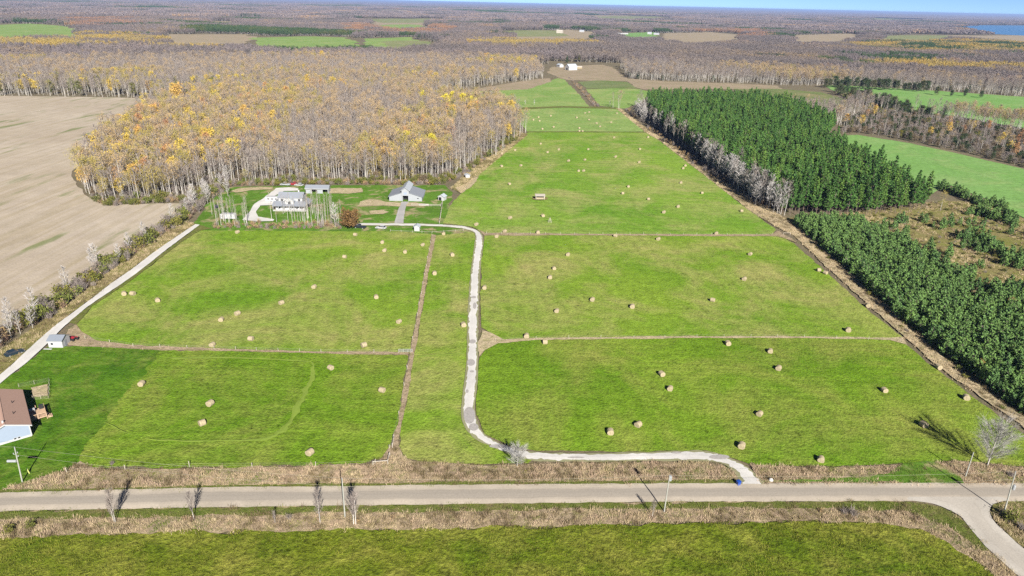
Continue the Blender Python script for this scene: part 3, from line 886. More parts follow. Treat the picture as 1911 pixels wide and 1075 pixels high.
def pine_kind(name, h, n_var, needle, base, width, whorl, n_br, n_cl, csize, droop=0.0, dead=False, rs=None):
    k = K[name] = Kind(name)
    for v in range(n_var):
        hh = h * random.uniform(0.92, 1.08)
        tr, cr = MB(), MB()
        r0 = 0.009 * hh if rs is None else rs
        tr.tube([(0, 0, 0), (0, 0, hh * 0.5), (0, 0, hh * 0.97)], [r0, r0 * 0.7, 0.02], 5)
        C = []
        z = base * hh
        while z < hh:
            t = (z - base * hh) / (hh - base * hh)
            L = width * ((1 - t) ** 0.75) * (0.75 + 0.35 * math.sin(min(1, t * 3.3) * math.pi / 2)) + 0.25
            for b in range(n_br):
                az = random.uniform(0, 6.283)
                LL = L * random.uniform(0.65, 1.15)
                up = random.uniform(0.15, 0.5) - droop
                d = Vector((math.cos(az), math.sin(az), up))
                p = Vector((0, 0, z + random.uniform(-0.3, 0.3)))
                twig(cr, p, d, LL, 0.045, 0)
                for c in range(max(2, int(n_cl * LL / width))):
                    s = random.uniform(0.35, 1.05) ** 0.8
                    q = p + d * LL * s + Vector((random.gauss(0, .14), random.gauss(0, .14), random.gauss(0.05, .14))) * (0.6 + LL * 0.35)
                    C.append(tuple(q))
            z += whorl * random.uniform(0.8, 1.2)
        for c in range(10):
            C.append((random.gauss(0, .12), random.gauss(0, .12), hh * random.uniform(0.94, 1.01)))
        if dead:
            for c in range(26):
                az = random.uniform(0, 6.283)
                twig(cr, (0, 0, hh * random.uniform(0.06, base)), (math.cos(az), math.sin(az), random.uniform(-0.1, 0.15)), random.uniform(0.8, 2.0), 0.03, 0)
        tri_cloud(cr, np.array(C), csize, 1, (0.6, 1.4), 0.2)
        k.add(tr, cr, M['bark_dark'], [M['twig'], M[needle]])


def shrub_kind(name, h, n_var, tw, leaf, n_tw, n_leaf, lsize, wid=1.0):
    k = K[name] = Kind(name)
    for v in range(n_var):
        cr = MB()
        E = []
        for q in range(n_tw):
            az = random.uniform(0, 6.283)
            d = Vector((math.cos(az) * random.uniform(0.1, 0.9) * wid, math.sin(az) * random.uniform(0.1, 0.9) * wid, 1))
            p = Vector((random.gauss(0, .25) * wid * h * 0.4, random.gauss(0, .25) * wid * h * 0.4, random.uniform(0, 0.35) * h))
            L = h * random.uniform(0.35, 0.75)
            twig(cr, p, d, L, 0.035, 0)
            E.append(p + d.normalized() * L * random.uniform(0.4, 1))
        if n_leaf:
            E = np.array([tuple(e) for e in E])
            tri_cloud(cr, E[RNG.integers(0, len(E), n_leaf)] + RNG.normal(size=(n_leaf, 3)) * 0.22 * h * 0.5, lsize, 1)
        stem = MB()
        stem.tube([(0, 0, 0), (0, 0, 0.5 * h)], [0.04, 0.02], 4)
        k.add(stem, cr, M['bark_dark'], [M[tw]] + ([M[leaf]] if leaf else []))


bare_kind('bare', 18, 5, 'bark_pale', 'twig', 0.45, 13, 32, 1.0, 0.035, 1.05, 0.14, 0.17)
bare_kind('ghost', 15, 4, 'bark_pale', 'twig_white', 0.2, 18, 46, 1.0, 0.045, 1.1, 0.16, 0.17)
bare_kind('grove', 11, 3, 'bark_pale', 'twig', 0.5, 9, 9, 0.8, 0.022, 1.1, 0.12, 0.11)
bare_kind('bigbare', 12, 2, 'bark_pale', 'twig_mid', 0.10, 48, 90, 1.3, 0.016, 0.85, 0.28, 0.18)
bare_kind('sapling', 6.5, 3, 'bark_pale', 'twig', 0.25, 20, 34, 0.9, 0.017, 2.0, 0.2, 0.08)
leafy_kind('olive', 18, 3, 'bark_pale', 'twig', 'leaf_olive', 640, 0.29, 0.46, 13, 24, rs=0.18)
leafy_kind('tan', 18, 3, 'bark_pale', 'twig', 'leaf_tan', 500, 0.29, 0.46, 13, 26, rs=0.18)
leafy_kind('gold', 17, 2, 'bark_pale', 'twig', 'leaf_gold', 900, 0.5, 0.32, 14, 12, 1.15, rs=0.18)
leafy_kind('lemon', 17, 2, 'bark_pale', 'twig', 'leaf_lemon', 1700, 0.5, 0.2, 18, 12, 1.35, rs=0.18)
leafy_kind('rust', 16, 2, 'bark_dark', 'twig', 'leaf_rust', 700, 0.6, 0.3, 14, 12, 1.15)
leafy_kind('green', 14, 2, 'bark_dark', 'twig', 'leaf_green', 650, 0.6, 0.2, 14, 12, 1.2)
leafy_kind('copper', 5.2, 1, 'bark_dark', 'twig_red', 'leaf_copper', 2400, 0.42, 0.06, 26, 12, 1.9, 0.7, 0.26, 0.35)
pine_kind('pine', 18.5, 7, 'needle', 0.28, 2.35, 0.8, 6, 15, 0.58, 0.0, True)
pine_kind('youngpine', 6.2, 4, 'needle_young', 0.05, 1.75, 0.5, 6, 10, 0.50, -0.1)
pine_kind('cedar', 10, 3, 'needle_dark', 0.04, 2.2, 0.6, 6, 10, 0.62, 0.0)
leafy_kind('bushtan', 7.5, 3, 'bark_dark', 'twig_red', 'leaf_brown', 700, 0.42, 0.06, 22, 14, 1.3, 0.9, 0.27, 0.4)
leafy_kind('bushgreen', 7.5, 3, 'bark_dark', 'twig', 'needle_dark', 1000, 0.45, 0.03, 22, 12, 1.2, 1.1, 0.25, 0.45)
bare_kind('bushbare', 7.5, 3, 'bark_pale', 'twig', 0.06, 26, 34, 1.3, 0.04, 1.1, 0.27, 0.1)
shrub_kind('brush', 2.6, 3, 'twig', None, 150, 0, 0, 1.2)
shrub_kind('redbrush', 2.0, 3, 'twig_red', 'leaf_tan', 110, 60, 0.22, 1.2)
shrub_kind('greenbrush', 3.2, 3, 'twig', 'leaf_green', 60, 380, 0.36, 1.3)
shrub_kind('weed', 0.75, 3, 'twig_red', None, 26, 0, 0, 1.2)


def tuft_kind(name, h, n_var, cols, n, w, spread=0.35):
    k = K[name] = Kind(name)
    mt = leaf_mat('blade_' + name, cols, 0.3)
    for v in range(n_var):
        cr = MB()
        for q in range(n):
            p = Vector((random.gauss(0, spread), random.gauss(0, spread), 0))
            d = Vector((random.gauss(0, 0.35), random.gauss(0, 0.35), 1))
            twig(cr, p, d, h * random.uniform(0.5, 1.15), w, 0)
        k.add(None, cr, mt, mt)


tuft_kind('tuft_tan', 0.75, 3, ((0.44, 0.34, 0.21), (0.36, 0.275, 0.17), (0.48, 0.385, 0.235), (0.31, 0.25, 0.125)), 26, 0.045)
tuft_kind('tuft_pink', 0.75, 3, ((0.40, 0.295, 0.205), (0.33, 0.24, 0.165), (0.45, 0.34, 0.235)), 26, 0.045)
tuft_kind('tuft_brown', 0.8, 3, ((0.17, 0.125, 0.075), (0.13, 0.10, 0.05), (0.20, 0.155, 0.08)), 26, 0.04)
tuft_kind('tuft_green', 0.5, 3, ((0.13, 0.165, 0.03), (0.10, 0.14, 0.025), (0.19, 0.19, 0.05)), 26, 0.045)
tuft_kind('tuft_olive', 0.38, 3, ((0.16, 0.165, 0.025), (0.115, 0.14, 0.016), (0.20, 0.19, 0.035), (0.09, 0.12, 0.012)), 24, 0.05, 0.4)


def scatter(name, kinds, P, idx, rot, sc, label, group=None):
    """stuff: points that carry kind, turn and size, instanced by one geometry-node tree"""
    if len(P) == 0:
        return
    me = bpy.data.meshes.new(name)
    me.from_pydata([tuple(map(float, p)) for p in P], [], [])
    a = me.attributes.new('vi', 'INT', 'POINT')
    a.data.foreach_set('value', np.asarray(idx, np.int32))
    a = me.attributes.new('rot', 'FLOAT_VECTOR', 'POINT')
    a.data.foreach_set('vector', np.asarray(rot, np.float32).ravel())
    a = me.attributes.new('sc', 'FLOAT_VECTOR', 'POINT')
    a.data.foreach_set('vector', np.asarray(sc, np.float32).ravel())
    o = link(name, me)
    tag(o, label, None, group, 'stuff')
    col = bpy.data.collections.new('set_' + name)
    q = 0
    for k in kinds:
        for (t, c, j) in K[k].var:
            ob = bpy.data.objects.new('v%03d_%s' % (q, k), j)
            col.objects.link(ob)
            q += 1
    ng = bpy.data.node_groups.new('scatter_' + name, 'GeometryNodeTree')
    ng.interface.new_socket('Geometry', in_out='INPUT', socket_type='NodeSocketGeometry')
    ng.interface.new_socket('Geometry', in_out='OUTPUT', socket_type='NodeSocketGeometry')
    gi, go = ng.nodes.new('NodeGroupInput'), ng.nodes.new('NodeGroupOutput')
    iop = ng.nodes.new('GeometryNodeInstanceOnPoints')
    ci = ng.nodes.new('GeometryNodeCollectionInfo')
    ci.inputs[0].default_value = col
    ci.inputs['Separate Children'].default_value = True
    ci.inputs['Reset Children'].default_value = True

    def attr(nm, ty):
        nn = ng.nodes.new('GeometryNodeInputNamedAttribute')
        nn.data_type = ty
        nn.inputs[0].default_value = nm
        return nn.outputs[0]
    e2r = ng.nodes.new('FunctionNodeEulerToRotation')
    ng.links.new(attr('rot', 'FLOAT_VECTOR'), e2r.inputs[0])
    ng.links.new(gi.outputs[0], iop.inputs['Points'])
    ng.links.new(ci.outputs[0], iop.inputs['Instance'])
    iop.inputs['Pick Instance'].default_value = True
    ng.links.new(attr('vi', 'INT'), iop.inputs['Instance Index'])
    ng.links.new(e2r.outputs[0], iop.inputs['Rotation'])
    ng.links.new(attr('sc', 'FLOAT_VECTOR'), iop.inputs['Scale'])
    ng.links.new(iop.outputs[0], go.inputs[0])
    md = o.modifiers.new('scatter', 'NODES')
    md.node_group = ng
    return o


def kind_offsets(kinds):
    off, q = {}, 0
    for k in kinds:
        off[k] = q
        q += len(K[k].var)
    return off


def jitter_grid(P, sp, jit=0.42, keep=1.0):
    """planting places: a loose grid inside polygon P"""
    P = np.asarray(P)
    x0, y0 = P.min(0)
    x1, y1 = P.max(0)
    gx, gy = np.meshgrid(np.arange(x0, x1, sp), np.arange(y0, y1, sp))
    pts = np.stack([gx.ravel(), gy.ravel()], 1) + RNG.uniform(-jit, jit, (gx.size, 2)) * sp
    pts = pts[inside([tuple(p) for p in P], pts)]
    if keep < 1:
        pts = pts[RNG.random(len(pts)) < keep]
    return pts


def nz(x, y, s, seed=0.0):
    return mnoise.noise((x * s + seed, y * s - seed, seed * 1.7))


def visible(p, z=8.0, margin=60):
    v = np.array([p[0], p[1], z - CAM_H])
    zc = v @ F_
    if zc < 5:
        return False
    a, b = v @ R_ / zc, -(v @ U_) / zc
    x, y = CX + FPX * (a * c_ - b * s_), CY + FPX * (a * s_ + b * c_)
    return -margin < x < 1911 + margin and -margin < y < 1075 + margin


NAMES = {'bare': 'bare_tree', 'ghost': 'bare_tree', 'grove': 'aspen_tree', 'bigbare': 'bare_tree', 'sapling': 'bare_sapling', 'olive': 'autumn_tree', 'tan': 'autumn_tree', 'gold': 'golden_tree', 'rust': 'rust_tree', 'lemon': 'yellow_tree', 'green': 'broadleaf_tree', 'copper': 'copper_shrub', 'pine': 'pine_tree', 'youngpine': 'young_pine', 'cedar': 'cedar_tree', 'brush': 'bare_shrub', 'redbrush': 'brown_shrub', 'bushtan': 'brown_tree', 'bushgreen': 'cedar_tree', 'bushbare': 'bare_tree', 'greenbrush': 'green_shrub', 'weed': 'weed'}


def plant(kind, x, y, s, label, group=None, cat='tree', parts=True, v=None, sz=1.0, rz=None):
    """one tree of its own: an empty at its foot, trunk and crown under it"""
    t, c, j = K[kind].var[random.randrange(len(K[kind].var)) if v is None else v]
    rz = random.uniform(0, 6.283) if rz is None else rz
    if parts:
        o = empty(NAMES[kind], (x, y, 0), rz)
        link('trunk', t, o)
        link('crown', c, o)
    else:
        o = link(NAMES[kind], j, None, (x, y, 0), rz)
    o.scale = (s, s, s * sz)
    return tag(o, label, cat, group)


def stand(name, pts, chooser, n_single, labels, stuff_label, kinds, srange=(0.8, 1.15), cat='tree', tall=(0.92, 1.1), parts=True, lean=0.03):
    """plant a stand: the nearest trees singly, the rest as one mass"""
    pts = np.asarray(pts)
    pts = np.array([p for p in pts if visible(p)])
    if len(pts) == 0:
        return
    pts = pts[np.argsort(np.hypot(pts[:, 0], pts[:, 1]))]
    off = kind_offsets(kinds)
    P, I, Rr, S = [], [], [], []
    count = {}
    for p in pts:
        x, y = float(p[0]), float(p[1])
        kd = chooser(x, y)
        if kd is None:
            continue
        s = random.uniform(*srange)
        sz = random.uniform(*tall)
        nk = NAMES[kd]
        if count.get(nk, 0) < n_single.get(nk, 0):
            count[nk] = count.get(nk, 0) + 1
            lab, grp = labels[nk]
            plant(kd, x, y, s, lab, grp, cat, parts, None, sz)
        else:
            P.append((x, y, 0))
            I.append(off[kd] + random.randrange(len(K[kd].var)))
            Rr.append((random.gauss(0, lean), random.gauss(0, lean), random.uniform(0, 6.283)))
            S.append((s, s, s * sz))
    scatter(name, kinds, P, I, Rr, S, stuff_label)


# ------------------------------------------------------------------ the woods
WOOD1 = poly([(168, 372), (205, 381), (290, 376), (345, 372), (395, 352), (430, 345), (560, 343), (640, 341), (720, 342), (822, 340), (868, 322), (900, 296), (958, 256), (963, 244), (950, 222), (925, 205), (880, 200), (800, 190), (700, 186), (560, 186), (420, 190), (335, 198), (285, 225), (250, 252), (205, 275), (158, 315), (146, 338)])


def pick_wood1(x, y):
    n = nz(x, y, 0.013, 3.1) + 0.35 * nz(x, y, 0.05, 9.4)
    r = random.random()
    if y < 368 + 14 * nz(x, y, 0.05, 2.0) and x > -165:          # bare stems behind the farmyard
        return 'bare' if r < 0.84 else ('tan' if r < 0.97 else 'olive')
    if x > -38 - 0.06 * (y - 380) and y < 540:                    # bare eastern end
        return 'bare' if r < 0.82 else 'tan'
    if x < -150 - 0.12 * (y - 340):                               # coloured western edge
        return 'gold' if r < 0.09 else ('olive' if r < 0.38 else ('rust' if r < 0.44 else ('tan' if r < 0.72 else 'bare')))
    if n > 0.02:
        return 'gold' if r < 0.03 else ('olive' if r < 0.34 else ('tan' if r < 0.66 else ('rust' if r < 0.69 else 'bare')))
    if n < -0.22:
        return 'bare' if r < 0.8 else 'tan'
    return 'olive' if r < 0.18 else ('tan' if r < 0.44 else 'bare')


stand('woodland', jitter_grid(WOOD1, 3.9), pick_wood1, {'bare_tree': 110, 'autumn_tree': 150, 'golden_tree': 20, 'rust_tree': 20},
      {'bare_tree': ('bare pale-trunked tree in the woodlot behind the farmyard', 'bare trees of the woodlot'),
       'autumn_tree': ('slender tree with thin olive-tan autumn leaves in the woodlot', 'tan trees of the woodlot'),
       'golden_tree': ('golden-leaved tree scattered among the woodlot trees', 'golden trees of the woodlot'),
       'rust_tree': ('rust-orange tree scattered among the woodlot trees', 'rust trees of the woodlot')},
      'dense autumn woodlot of bare, tan and yellow trees', ['bare', 'olive', 'tan', 'gold', 'rust'], (0.6, 1.1))

# trees of striking colour that stand out of the woodlot
for kd, px, py, s, lab in (
        ('gold', 332, 184, 1.5, 'big round golden tree at the far corner of the tilled field'),
        ('rust', 264, 212, 1.15, 'dark rust tree alone on the edge of the tilled field'),
        ('gold', 152, 318, 0.75, 'small orange-gold tree at the tip of the woodlot'),
        ('olive', 175, 312, 0.85, 'yellow-green tree just inside the woodlot tip'),
        ('lemon', 742, 256, 1.0, 'bright yellow tree in the woodlot above the barn, western of two'),
        ('lemon', 757, 256, 0.95, 'bright yellow tree in the woodlot above the barn, eastern of two'),
        ('lemon', 806, 262, 0.95, 'yellow tree in the woodlot between barn and tall aspens'),
        ('gold', 812, 247, 1.05, 'tall yellow tree with a pale top behind another yellow tree'),
        ('rust', 722, 174, 0.8, 'small red tree behind the woodlot'),
        ('lemon', 790, 184, 1.1, 'yellow tree at the western end of the yellow clump'),
        ('lemon', 832, 197, 1.25, 'green-yellow tree low in the middle of the yellow clump'),
        ('lemon', 846, 191, 1.25, 'yellow tree in the middle of the yellow clump'),
        ('lemon', 862, 192, 1.2, 'yellow tree right of middle in the yellow clump'),
        ('lemon', 880, 194, 1.1, 'yellow tree at the eastern end of the yellow clump'),
        ('rust', 262, 236, 0.9, 'orange tree on the woodlot edge facing the tilled field, lowest of three'),
        ('rust', 290, 228, 0.95, 'orange tree on the woodlot edge facing the tilled field, middle of three'),
        ('gold', 240, 250, 0.9, 'golden tree on the woodlot edge facing the tilled field'),
        ('rust', 312, 226, 0.95, 'orange tree on the woodlot edge facing the tilled field, topmost of three'),
        ('rust', 582, 158, 1.1, 'pale orange tree above white trunks, first of a row'),
        ('rust', 600, 158, 1.1, 'pale orange tree above white trunks, second of a row'),
        ('gold', 622, 158, 1.1, 'yellow-orange tree above white trunks, third of a row'),
        ('gold', 640, 159, 1.1, 'yellow-orange tree above white trunks, last of a row')):
    x, y = gp(px, py, 11)
    plant(kd, x, y, s, lab)

# scrub along the foot of the woodlot
und = jitter_grid(poly([(168, 373), (205, 383), (290, 378), (345, 374), (395, 354), (430, 346), (560, 344), (640, 342), (720, 343), (822, 341), (868, 324), (900, 298), (960, 258), (950, 235), (900, 270), (868, 300), (822, 318), (720, 322), (640, 321), (430, 324), (345, 350), (205, 358), (160, 345), (150, 335)]), 4.2)
stand('understorey', und, lambda x, y: random.choice(['bushbare', 'bushbare', 'bushtan', 'bushbare', 'olive']), {'brown_tree': 60}, {'brown_tree': ('small brown tree under the tall trunks of the woodlot', 'small brown trees of the woodlot')}, 'tangled young trees under the woodlot', ['bushbare', 'bushtan', 'olive'], (0.3, 0.65))
edge = jitter_grid(poly([(168, 375), (205, 386), (290, 380), (345, 376), (395, 356), (430, 348), (560, 346), (640, 345), (720, 346), (822, 345), (868, 328), (900, 302), (965, 262), (958, 250), (900, 290), (868, 318), (822, 336), (640, 337), (430, 341), (345, 368), (205, 376)]), 1.9)
stand('undergrowth', edge, lambda x, y: random.choice(['redbrush', 'redbrush', 'brush', 'greenbrush']), {'brown_shrub': 60, 'green_shrub': 30, 'bare_shrub': 30},
      {'brown_shrub': ('low brown shrub at the foot of the woodlot', 'brown shrubs at the woodlot foot'), 'green_shrub': ('olive shrub at the foot of the woodlot', 'olive shrubs at the woodlot foot'), 'bare_shrub': ('grey leafless shrub at the foot of the woodlot', 'grey shrubs at the woodlot foot')},
      'low scrub along the foot of the woodlot', ['redbrush', 'brush', 'greenbrush'], (0.7, 1.3), 'shrub', (0.8, 1.2), False)

# second belt of woods and everything out to 1150 m
allf = list(W.values()) + [WOOD1]
PINES = poly([(1467, 404), (1560, 408), (1660, 402), (1736, 394), (1685, 370), (1645, 346), (1602, 321), (1566, 302), (1532, 280), (1530, 264), (1556, 251), (1520, 232), (1480, 217), (1420, 202), (1300, 197), (1207, 199), (1204, 215), (1240, 250), (1330, 316), (1400, 362)])
BELT = poly([(1570, 250), (1580, 225), (1625, 207), (1720, 222), (1911, 250), (2150, 285), (2150, 372), (1911, 312), (1800, 286), (1700, 264), (1620, 250)])
HEDGE_K = poly([(1555, 172), (1570, 170), (1650, 192), (1720, 214), (1800, 222), (1700, 222), (1640, 205), (1580, 186)])


def far_points(r0, r1, sp, ang=44):
    n = int(math.radians(2 * ang) * (r1 * r1 - r0 * r0) / 2 / sp / sp)
    r = np.sqrt(RNG.uniform(r0 * r0, r1 * r1, n))
    t = RNG.uniform(-math.radians(ang), math.radians(ang), n)
    return np.stack([r * np.sin(t), r * np.cos(t)], 1)


def out_of(pts, polys):
    ok = np.ones(len(pts), bool)
    for P in polys:
        ok &= ~inside(P, pts)
    return pts[ok]


clear = poly([(1000, 121), (1060, 118), (1150, 116), (1175, 150), (1250, 152), (1480, 160), (1550, 160), (1580, 185), (1610, 205), (1500, 215), (1200, 200), (950, 203), (830, 188), (870, 165), (1015, 148)])
mid = out_of(far_points(430, 1150, 5.0), allf + [PINES, BELT, HEDGE_K, clear])
mid = mid[~inside(poly([(1000, 235), (1180, 200), (2300, 300), (2300, 1000), (1400, 600), (900, 400)]), mid)]
mid = np.array([p for p in mid if visible(p) and p[1] > 420])


def pick_mid(x, y):
    n = nz(x, y, 0.006, 5.5) + 0.5 * nz(x, y, 0.02, 1.2)
    r = random.random()
    b = x / y
    if b > 0.12:
        if n > 0.38:
            return 'tan' if r < 0.4 else ('olive' if r < 0.6 else 'bare')
        return 'bare' if r < 0.93 else ('tan' if r < 0.985 else 'cedar')
    edge_ = y < 745
    if b > -0.42 and y < 900:                      # belt behind the woodlot: tan and olive over pale stems
        return 'bare' if r < 0.6 else ('tan' if r < 0.84 else ('olive' if r < 0.98 else 'gold'))
    if edge_:
        return 'bare' if r < 0.8 else ('olive' if r < 0.9 else ('green' if r < 0.96 else 'gold'))
    if n > 0.25:
        return 'olive' if r < 0.4 else ('gold' if r < 0.48 else ('tan' if r < 0.7 else 'bare'))
    return 'bare' if r < 0.86 else 'tan'


stand('far_woodland', mid, pick_mid, {}, {}, 'grey and tan woods beyond the fields', ['bare', 'olive', 'tan', 'gold', 'green', 'cedar'], (0.7, 1.0))

# dark cedars along the far field edge, and the big green tree by the far barn
n_c = 0
for px in np.arange(1540, 1735, 9.0):
    x, y = gp(px + random.uniform(-3, 3), 163 + (px - 1540) * 0.045 + random.uniform(-1, 1))
    plant('bushgreen', x, y, random.uniform(1.2, 1.7), 'dark cedar in the row at the back of the far green field', 'cedars behind the far green field', parts=False)
for px, py, s in ((1747, 178, 1.0), (1775, 180, 0.8), (1800, 180, 0.9), (1830, 183, 0.8)):
    x, y = gp(px, py)
    plant('bushgreen', x, y, s * 1.2, 'dark cedar in the row at the back of the far green field', 'cedars behind the far green field', parts=False)
x, y = gp(1080, 116)
plant('green', x, y, 1.1, 'round olive-green tree just behind the far barn', sz=0.8)
x, y = gp(1058, 117)
plant('cedar', x, y, 1.2, 'dark cedar beside the far barn')

# ------------------------------------------------------------------ tall pines and young pines
stand('pine_plantation', jitter_grid(PINES, 3.3, 0.32), lambda x, y: 'pine' if random.random() > 0.05 else None, {'pine_tree': 300},
      {'pine_tree': ('tall green pine in the plantation beside the big hay field', 'tall pines of the plantation')}, 'plantation of tall green pines', ['pine'], (0.70, 1.04), 'tree', (0.88, 1.12))
YOUNG = poly([(1476, 414), (1600, 415), (1650, 430), (1700, 462), (1760, 500), (1830, 540), (1911, 545), (2100, 600), (2300, 960), (2080, 880), (1924, 786), (1758, 662), (1638, 560), (1565, 490)])


def pick_young(x, y):
    n = nz(x, y, 0.045, 2.2) + 0.4 * nz(x, y, 0.12, 8.1)
    return 'youngpine' if n > -0.42 else None


ypts = jitter_grid(YOUNG, 1.9, 0.33)
# gaps further from the boundary
_b0, _b1 = np.array(gp(1484, 416)), np.array(gp(1935, 786))
_d = (_b1 - _b0) / np.linalg.norm(_b1 - _b0)


def boundary_dist(p):
    q = np.asarray(p) - _b0
    return abs(q[0] * _d[1] - q[1] * _d[0])


ypts = np.array([p for p in ypts if boundary_dist(p) < 26 or nz(p[0], p[1], 0.05, 4.4) + 0.5 * nz(p[0], p[1], 0.13, 6.6) > -0.12])
SPARSE = poly([(1640, 418), (1740, 400), (1800, 392), (1850, 378), (1911, 410), (2200, 500), (2200, 620), (1911, 545), (1830, 540), (1760, 500), (1700, 462)])
spts = jitter_grid(SPARSE, 2.5, 0.45)
spts = np.array([p for p in spts if nz(p[0], p[1], 0.06, 7.7) + 0.5 * nz(p[0], p[1], 0.2, 3.6) > 0.27])
epts = []
for t in np.linspace(0, 1, 34):
    ex, ey = gp(1752 + t * 80 + random.uniform(-3, 3), 350 + t * 34 + random.uniform(-2, 3))
    epts.append((ex, ey))
stand('young_plantation', np.concatenate([ypts, spts, np.array(epts)]), lambda x, y: 'youngpine', {'young_pine': 300},
      {'young_pine': ('bushy blue-green young pine in the plantation along the hay fields', 'young pines of the plantation')}, 'dense plantation of bushy young pines', ['youngpine'], (0.5, 0.92), 'tree', (0.85, 1.25), False)
x, y = gp(1824, 700)
plant('olive', x, y, 0.3, 'small yellow tree at the edge of the young pines')
x, y = gp(1880, 585)
plant('olive', x, y, 0.36, 'yellow-green sapling standing inside the young pines')
x, y = gp(1755, 392)
plant('olive', x, y, 0.6, 'yellow-green tree at the corner of the tall pines')

# grey leafless trees between the big hay field and the tall pines
gpts = []
for (x0, y0, x1, y1, n) in ((1183, 212, 1200, 226, 9), (1196, 222, 1222, 243, 12), (1222, 243, 1262, 270, 8), (1262, 268, 1330, 318, 26), (1318, 308, 1420, 386, 86), (1420, 386, 1462, 405, 8)):
    for q in range(n):
        t = random.random()
        x, y = gp(x0 + (x1 - x0) * t, y0 + (y1 - y0) * t)
        gpts.append((x + random.uniform(-2.0, 4.5), y + random.uniform(-1, 3)))
stand('bare_row', gpts, lambda x, y: 'ghost' if random.random() < 0.72 else 'bare', {'bare_tree': 110},
      {'bare_tree': ('silver-grey leafless tree between the big hay field and tall pines', 'leafless trees along the pines')}, 'leafless trees', ['ghost', 'bare'], (0.75, 1.1))
bpts = []
for q in range(110):
    t = random.random()
    px, py = (1160 + (1330 - 1160) * t * 1.7, 205 + (340 - 205) * t * 1.7) if t < 0.55 else (1270 + 175 * (t - .55) / .45, 290 + 110 * (t - .55) / .45)
    x, y = gp(px, py)
    bpts.append((x + random.uniform(0.5, 6), y + random.uniform(-1, 2)))
stand('edge_brush', bpts, lambda x, y: random.choice(['redbrush', 'brush', 'redbrush']), {'brown_shrub': 90, 'bare_shrub': 90},
      {'brown_shrub': ('brown shrub below the leafless trees along the pines', 'brown shrubs along the pines'), 'bare_shrub': ('grey shrub below the leafless trees along the pines', 'grey shrubs along the pines')}, 'scrub', ['redbrush', 'brush'], (0.8, 1.6), 'shrub', (0.8, 1.2), False)

# mixed belt and hedge on the far side of the pines
stand('tree_belt', jitter_grid(BELT, 4.4), lambda x, y: random.choice(['bushtan', 'bushbare', 'bushbare', 'bushbare', 'bushgreen', 'bushgreen', 'bare', 'bushtan', 'bushbare'] + (['gold', 'rust', 'olive', 'tan', 'green'] if random.random() < 0.13 else [])), {'bare_tree': 20, 'autumn_tree': 30, 'golden_tree': 12, 'rust_tree': 12, 'cedar_tree': 30, 'broadleaf_tree': 20, 'brown_tree': 60},
      {'bare_tree': ('leafless tree in the mixed belt between two green fields', 'leafless trees of the mixed belt'), 'autumn_tree': ('tan-leaved tree in the mixed belt between two green fields', 'tan trees of the mixed belt'), 'golden_tree': ('golden tree in the mixed belt between two green fields', 'golden trees of the mixed belt'),
       'rust_tree': ('rust-orange tree in the mixed belt between two green fields', 'rust trees of the mixed belt'), 'cedar_tree': ('dark cedar in the mixed belt between two green fields', 'cedars of the mixed belt'), 'broadleaf_tree': ('dull green tree in the mixed belt between two green fields', 'green trees of the mixed belt'), 'brown_tree': ('rounded brown tree in the mixed belt between two green fields', 'brown trees of the mixed belt')},
      'mixed belt of autumn trees', ['tan', 'bare', 'olive', 'rust', 'gold', 'green', 'bushtan', 'bushgreen', 'bushbare'], (0.5, 0.75), 'tree', (0.8, 1.1))
stand('hedgerow_growth', jitter_grid(HEDGE_K, 4.0), lambda x, y: random.choice(['greenbrush', 'brush', 'redbrush', 'brush', 'bushgreen']), {'green_shrub': 25, 'bare_shrub': 25, 'brown_shrub': 25, 'cedar_tree': 10},
      {'green_shrub': ('green shrub in the hedgerow below the far green field', 'green hedge shrubs'), 'bare_shrub': ('grey shrub in the hedgerow below the far green field', 'grey hedge shrubs'), 'brown_shrub': ('brown shrub in the hedgerow below the far green field', 'brown hedge shrubs'), 'cedar_tree': ('small cedar in the hedgerow below the far green field', 'hedge cedars')},
      'hedgerow scrub', ['greenbrush', 'brush', 'redbrush', 'bushgreen'], (0.7, 1.5), 'shrub', (0.8, 1.2), False)
hpts = []
for q in range(60):
    t = random.random()
    x, y = gp(1062 + t * 52, 146 + t * 53)
    hpts.append((x + random.uniform(-3, 3), y + random.uniform(-3, 3)))
stand('hedge_far', hpts, lambda x, y: random.choice(['redbrush', 'redbrush', 'brush']), {'brown_shrub': 60, 'bare_shrub': 40},
      {'brown_shrub': ('brown shrub in the hedge running back to the far barn', 'brown shrubs of the far barn hedge'), 'bare_shrub': ('grey shrub in the hedge running back to the far barn', 'grey shrubs of the far barn hedge')}, 'hedge scrub', ['redbrush', 'brush'], (0.8, 1.6), 'shrub', (0.8, 1.2), False)
for px, py, s in ((980, 197, 0.4), (997, 197, 0.42), (1138, 198, 0.4)):
    x, y = gp(px, py)
    plant('ghost', x, y, s, 'small pale leafless tree on the far field boundary', 'small pale trees on the far field boundary')

